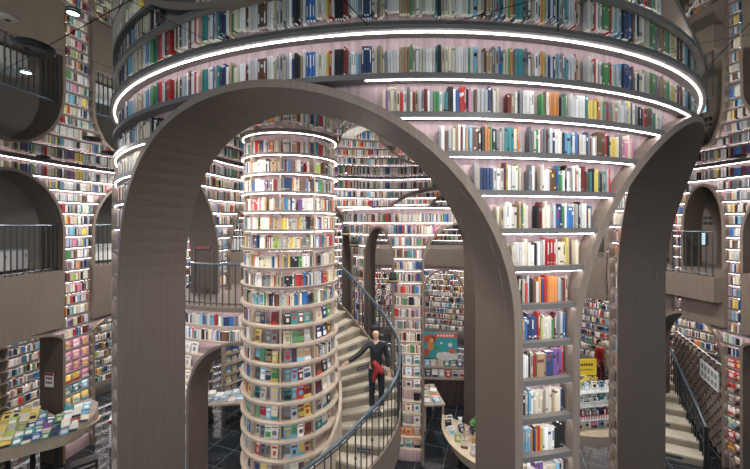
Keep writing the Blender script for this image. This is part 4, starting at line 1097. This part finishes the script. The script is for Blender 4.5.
# ------------------------------------------------------------------ people
def skin_obj(name, pts, edges, m, parent, root=0, sub=2, flat=None):
    me = bpy.data.meshes.new(name); me.from_pydata([p[:3] for p in pts], edges, []); me.materials.append(m)
    o = bpy.data.objects.new(name, me); C.objects.link(o); o.parent = parent
    sk = o.modifiers.new('s', 'SKIN'); sk.use_smooth_shade = True
    if not me.skin_vertices: me.skin_vertices.new()
    for i, p in enumerate(pts):
        r = p[3]; r2 = p[4] if len(p) > 4 else r
        me.skin_vertices[0].data[i].radius = (r, r2); me.skin_vertices[0].data[i].use_root = (i == root)
    sb = o.modifiers.new('u', 'SUBSURF'); sb.levels = sub; sb.render_levels = sub
    return o
def chain(n0, n): return [(i, i+1) for i in range(n0, n0+n)]
SKIN = mat('skin_tone', (.62, .40, .29), .5)
def person(loc, rz, sc_, label, jacket, trousers, shoes, arm_out=True):
    root = thing('person', label, 'person', loc, rz); root.scale = (sc_,)*3
    def Pt(*a): return a
    # arms: 0 extended toward -x and down, 1 at the side
    Lsh, Lel, Lwr = (-.145, 0, 1.30), (-.36, -.06, 1.13), (-.57, -.12, 1.02)
    Rsh, Rel, Rwr = (.145, 0, 1.30), (.215, .0, 1.05), (.235, -.07, .84)
    if not arm_out: Lel, Lwr = (-.23, 0, 1.06), (-.22, -.08, .84)
    pts = [(0, 0, .88, .10, .085), (0, 0, 1.0, .095, .075), (0, 0, 1.15, .11, .08), (0, 0, 1.29, .10, .07), (0, -.005, 1.38, .042), (-.006, -.02, 1.43, .048, .052), (-.014, -.02, 1.50, .074, .084), (-.016, 0, 1.57, .066, .078),
           Lsh+(.045,), Lel+(.035,), Lwr+(.023,), Rsh+(.045,), Rel+(.035,), Rwr+(.023,),
           (-.085, 0, .82, .08), (-.09, -.03, .48, .052), (-.09, .0, .09, .035), (.085, 0, .82, .08), (.095, -.06, .48, .052), (.10, -.02, .09, .035), (-.09, -.12, .035, .03), (.10, -.14, .035, .03)]
    ed = [(0, 1), (1, 2), (2, 3), (3, 4), (4, 5), (5, 6), (6, 7), (3, 8), (8, 9), (9, 10), (3, 11), (11, 12), (12, 13), (0, 14), (14, 15), (15, 16), (0, 17), (17, 18), (18, 19), (16, 20), (19, 21)]
    for wi, (w_, el) in ((10, (Lwr, Lel)), (13, (Rwr, Rel))):
        d = (Vector(w_)-Vector(el)).normalized(); sd_ = d.cross(Vector((0, 1, 0))).normalized(); pm = Vector(w_)+d*.05
        b = len(pts); pts.append((*pm, .02)); ed.append((wi, b))
        for f_, (off, ln) in enumerate(((-.024, .065), (-.008, .078), (.008, .074), (.022, .058))):
            r1 = pm+sd_*off+d*.03; r2 = r1+d*ln*.55+Vector((0, -.008, 0)); r3 = r2+d*ln*.45+Vector((0, -.016, -.008))
            n_ = len(pts); pts += [(*r1, .009), (*r2, .0075), (*r3, .006)]; ed += [(b, n_), (n_, n_+1), (n_+1, n_+2)]
        r1 = Vector(w_)+d*.03-sd_*.028+Vector((0, -.012, 0)); r2 = r1+d*.03-sd_*.02+Vector((0, -.012, 0)); n_ = len(pts); pts += [(*r1, .010), (*r2, .008)]; ed += [(wi, n_), (n_, n_+1)]
    skin_obj('body', pts, ed, SKIN, root, 0)
    # jacket
    pts = [(0, 0, .62, .17, .12), (0, 0, .98, .125, .10), (0, 0, 1.15, .135, .105), (0, 0, 1.28, .115, .085), (0, 0, 1.36, .055, .05)]+[tuple(v)+(r,) for v, r in ((Lsh, .062), (Lel, .055), (Lwr, .045), (Rsh, .062), (Rel, .055), (Rwr, .045))]
    skin_obj('jacket', pts, [(0, 1), (1, 2), (2, 3), (3, 4), (3, 5), (5, 6), (6, 7), (3, 8), (8, 9), (9, 10)], jacket, root, 0)
    pts = [(0, 0, .86, .12, .1), (-.085, 0, .78, .092), (-.09, -.03, .48, .066), (-.09, 0, .055, .056), (.085, 0, .78, .092), (.095, -.06, .48, .066), (.10, -.02, .055, .056)]
    skin_obj('trousers', pts, [(0, 1), (1, 2), (2, 3), (0, 4), (4, 5), (5, 6)], trousers, root, 0)
    for x, y in ((-.09, 0), (.10, -.02)):
        skin_obj('shoe', [(x, y+.03, .045, .045, .045), (x, y-.07, .04, .045, .038), (x, y-.15, .03, .035, .026)], [(0, 1), (1, 2)], shoes, root, 0)
    h_ = skin_obj('hair', [(-.016, -.03, 1.60, .085, .06), (-.014, .02, 1.605, .12, .10), (-.008, .06, 1.53, .105, .075), (.0, .07, 1.43, .07, .045)], [(0, 1), (1, 2), (2, 3)], mat('dark_hair', (.02, .014, .012), .4), root, 0)
    f = MB()
    for sx in (-1, 1): f.box((sx*.026-.004, -.088, 1.512), (.017, .012, .009))
    f.build('eyes', BLACK, root); f = MB(); f.box((-.004, -.088, 1.452), (.034, .01, .008)); f.build('mouth', mat('lips', (.5, .12, .11), .5), root)
    f = MB(); f.hexa([(-.014, -.08, 1.475), (.006, -.08, 1.475), (.0, -.08, 1.475), (-.008, -.08, 1.475), (-.014, -.112, 1.478), (.006, -.112, 1.478), (.0, -.085, 1.515), (-.008, -.085, 1.515)]); f.build('nose', SKIN, root)
    return root
def tread_z(x, y):
    a = ang((x, y)); best = None
    for i in range(nst):
        ha = h0-rise*i; p1 = at_h(ha+RH); p2 = at_h(ha-rise+RH); a1, a2 = ang(p1), ang(p2)
        if min(a1, a2) <= a <= max(a1, a2) and y > 5.5 and abs(a1-a2) < 1: return max(.02, H(ha)-rise)
    return H(-4.5)
px_, py_ = .03, 8.0
person((px_, py_, tread_z(px_, py_)+.004), .15, 1.17, 'woman in black jacket on the spiral stair, one arm out, red scarf at her waist', BLACK, mat('dark_navy_cloth', (.02, .024, .035), .8), WHITE)
pr = bpy.data.objects['person']
skin_obj('scarf', [(-.09, -.13, 1.0, .06, .045), (.03, -.15, .93, .11, .06), (.10, -.15, .76, .07, .05), (-.05, -.15, .76, .075, .05), (-.08, -.14, .60, .045, .04)], [(0, 1), (1, 2), (1, 3), (3, 4)], bmat('red'), pr, 1)
person((10.2, 15.6, 0), .3, 1.2, 'person in red standing on the far floor seen through the right arch', bmat('red'), bmat('maroon'), BLACK, False)

# ------------------------------------------------------------------ lights
def area(name, loc, size, power, col=(1, .96, .93), rot=(0, 0, 0), shape='DISK'):
    l = bpy.data.lights.new(name, 'AREA'); l.shape = shape; l.size = size; l.energy = power; l.color = col
    o = bpy.data.objects.new(name, l); C.objects.link(o); o.location = loc; o.rotation_euler = rot; return o
for (x, y, h, pw) in ((-1.5, .6, 1.6, 110), (2.0, .8, 1.6, 110), (.3, 5.0, 1.6, 130), (2.6, 8.2, 1.6, 130), (-1.0, 11.3, 1.6, 120), (-3.2, 5.8, 1.6, 70), (-7.0, 6.5, 1.6, 130), (-7.6, 12.3, 1.6, 130), (8.2, 8.2, 1.6, 130), (7.2, 13.0, 1.6, 130), (1.5, 16.5, 1.6, 130), (-4, 15.8, 1.6, 110)):
    area('ceiling_downlight_beam', (x, y, H(h)), .35, pw)
for t in range(84, 280, 22):   # gallery and ground-floor soffit lights
    x, y, z = P(CN, t, RW+1.9, H(FL2)-.36); area('soffit_beam', (x, y, z), .4, 40)
    x, y, z = P(CN, t, RW+1.9, H(CEIL)-.06); area('gallery_beam', (x, y, z), .3, 10)
w = bpy.data.worlds.new('w'); bpy.context.scene.world = w; w.use_nodes = True
w.node_tree.nodes['Background'].inputs[0].default_value = (.8, .88, 1, 1); w.node_tree.nodes['Background'].inputs[1].default_value = .8

# ------------------------------------------------------------------ scale to metres, camera
for o in [o for o in bpy.context.scene.objects if o.parent is None]:
    o.location = o.location*S; o.scale = o.scale*S
cam = bpy.data.cameras.new('camera'); co = bpy.data.objects.new('camera', cam); C.objects.link(co)
cam.sensor_width = 36; cam.lens = 344/750*36; cam.shift_y = -12.5/750; cam.clip_start = .05
co.location = (0, 0, G*S); co.rotation_euler = (pi/2, 0, 0)
sc = bpy.context.scene; sc.camera = co
sc.view_settings.view_transform = 'Standard'; sc.view_settings.look = 'None'; sc.view_settings.gamma = 1; sc.view_settings.exposure = 0.
sc.cycles.max_bounces = 6; sc.cycles.use_denoising = True; sc.cycles.sample_clamp_indirect = 6
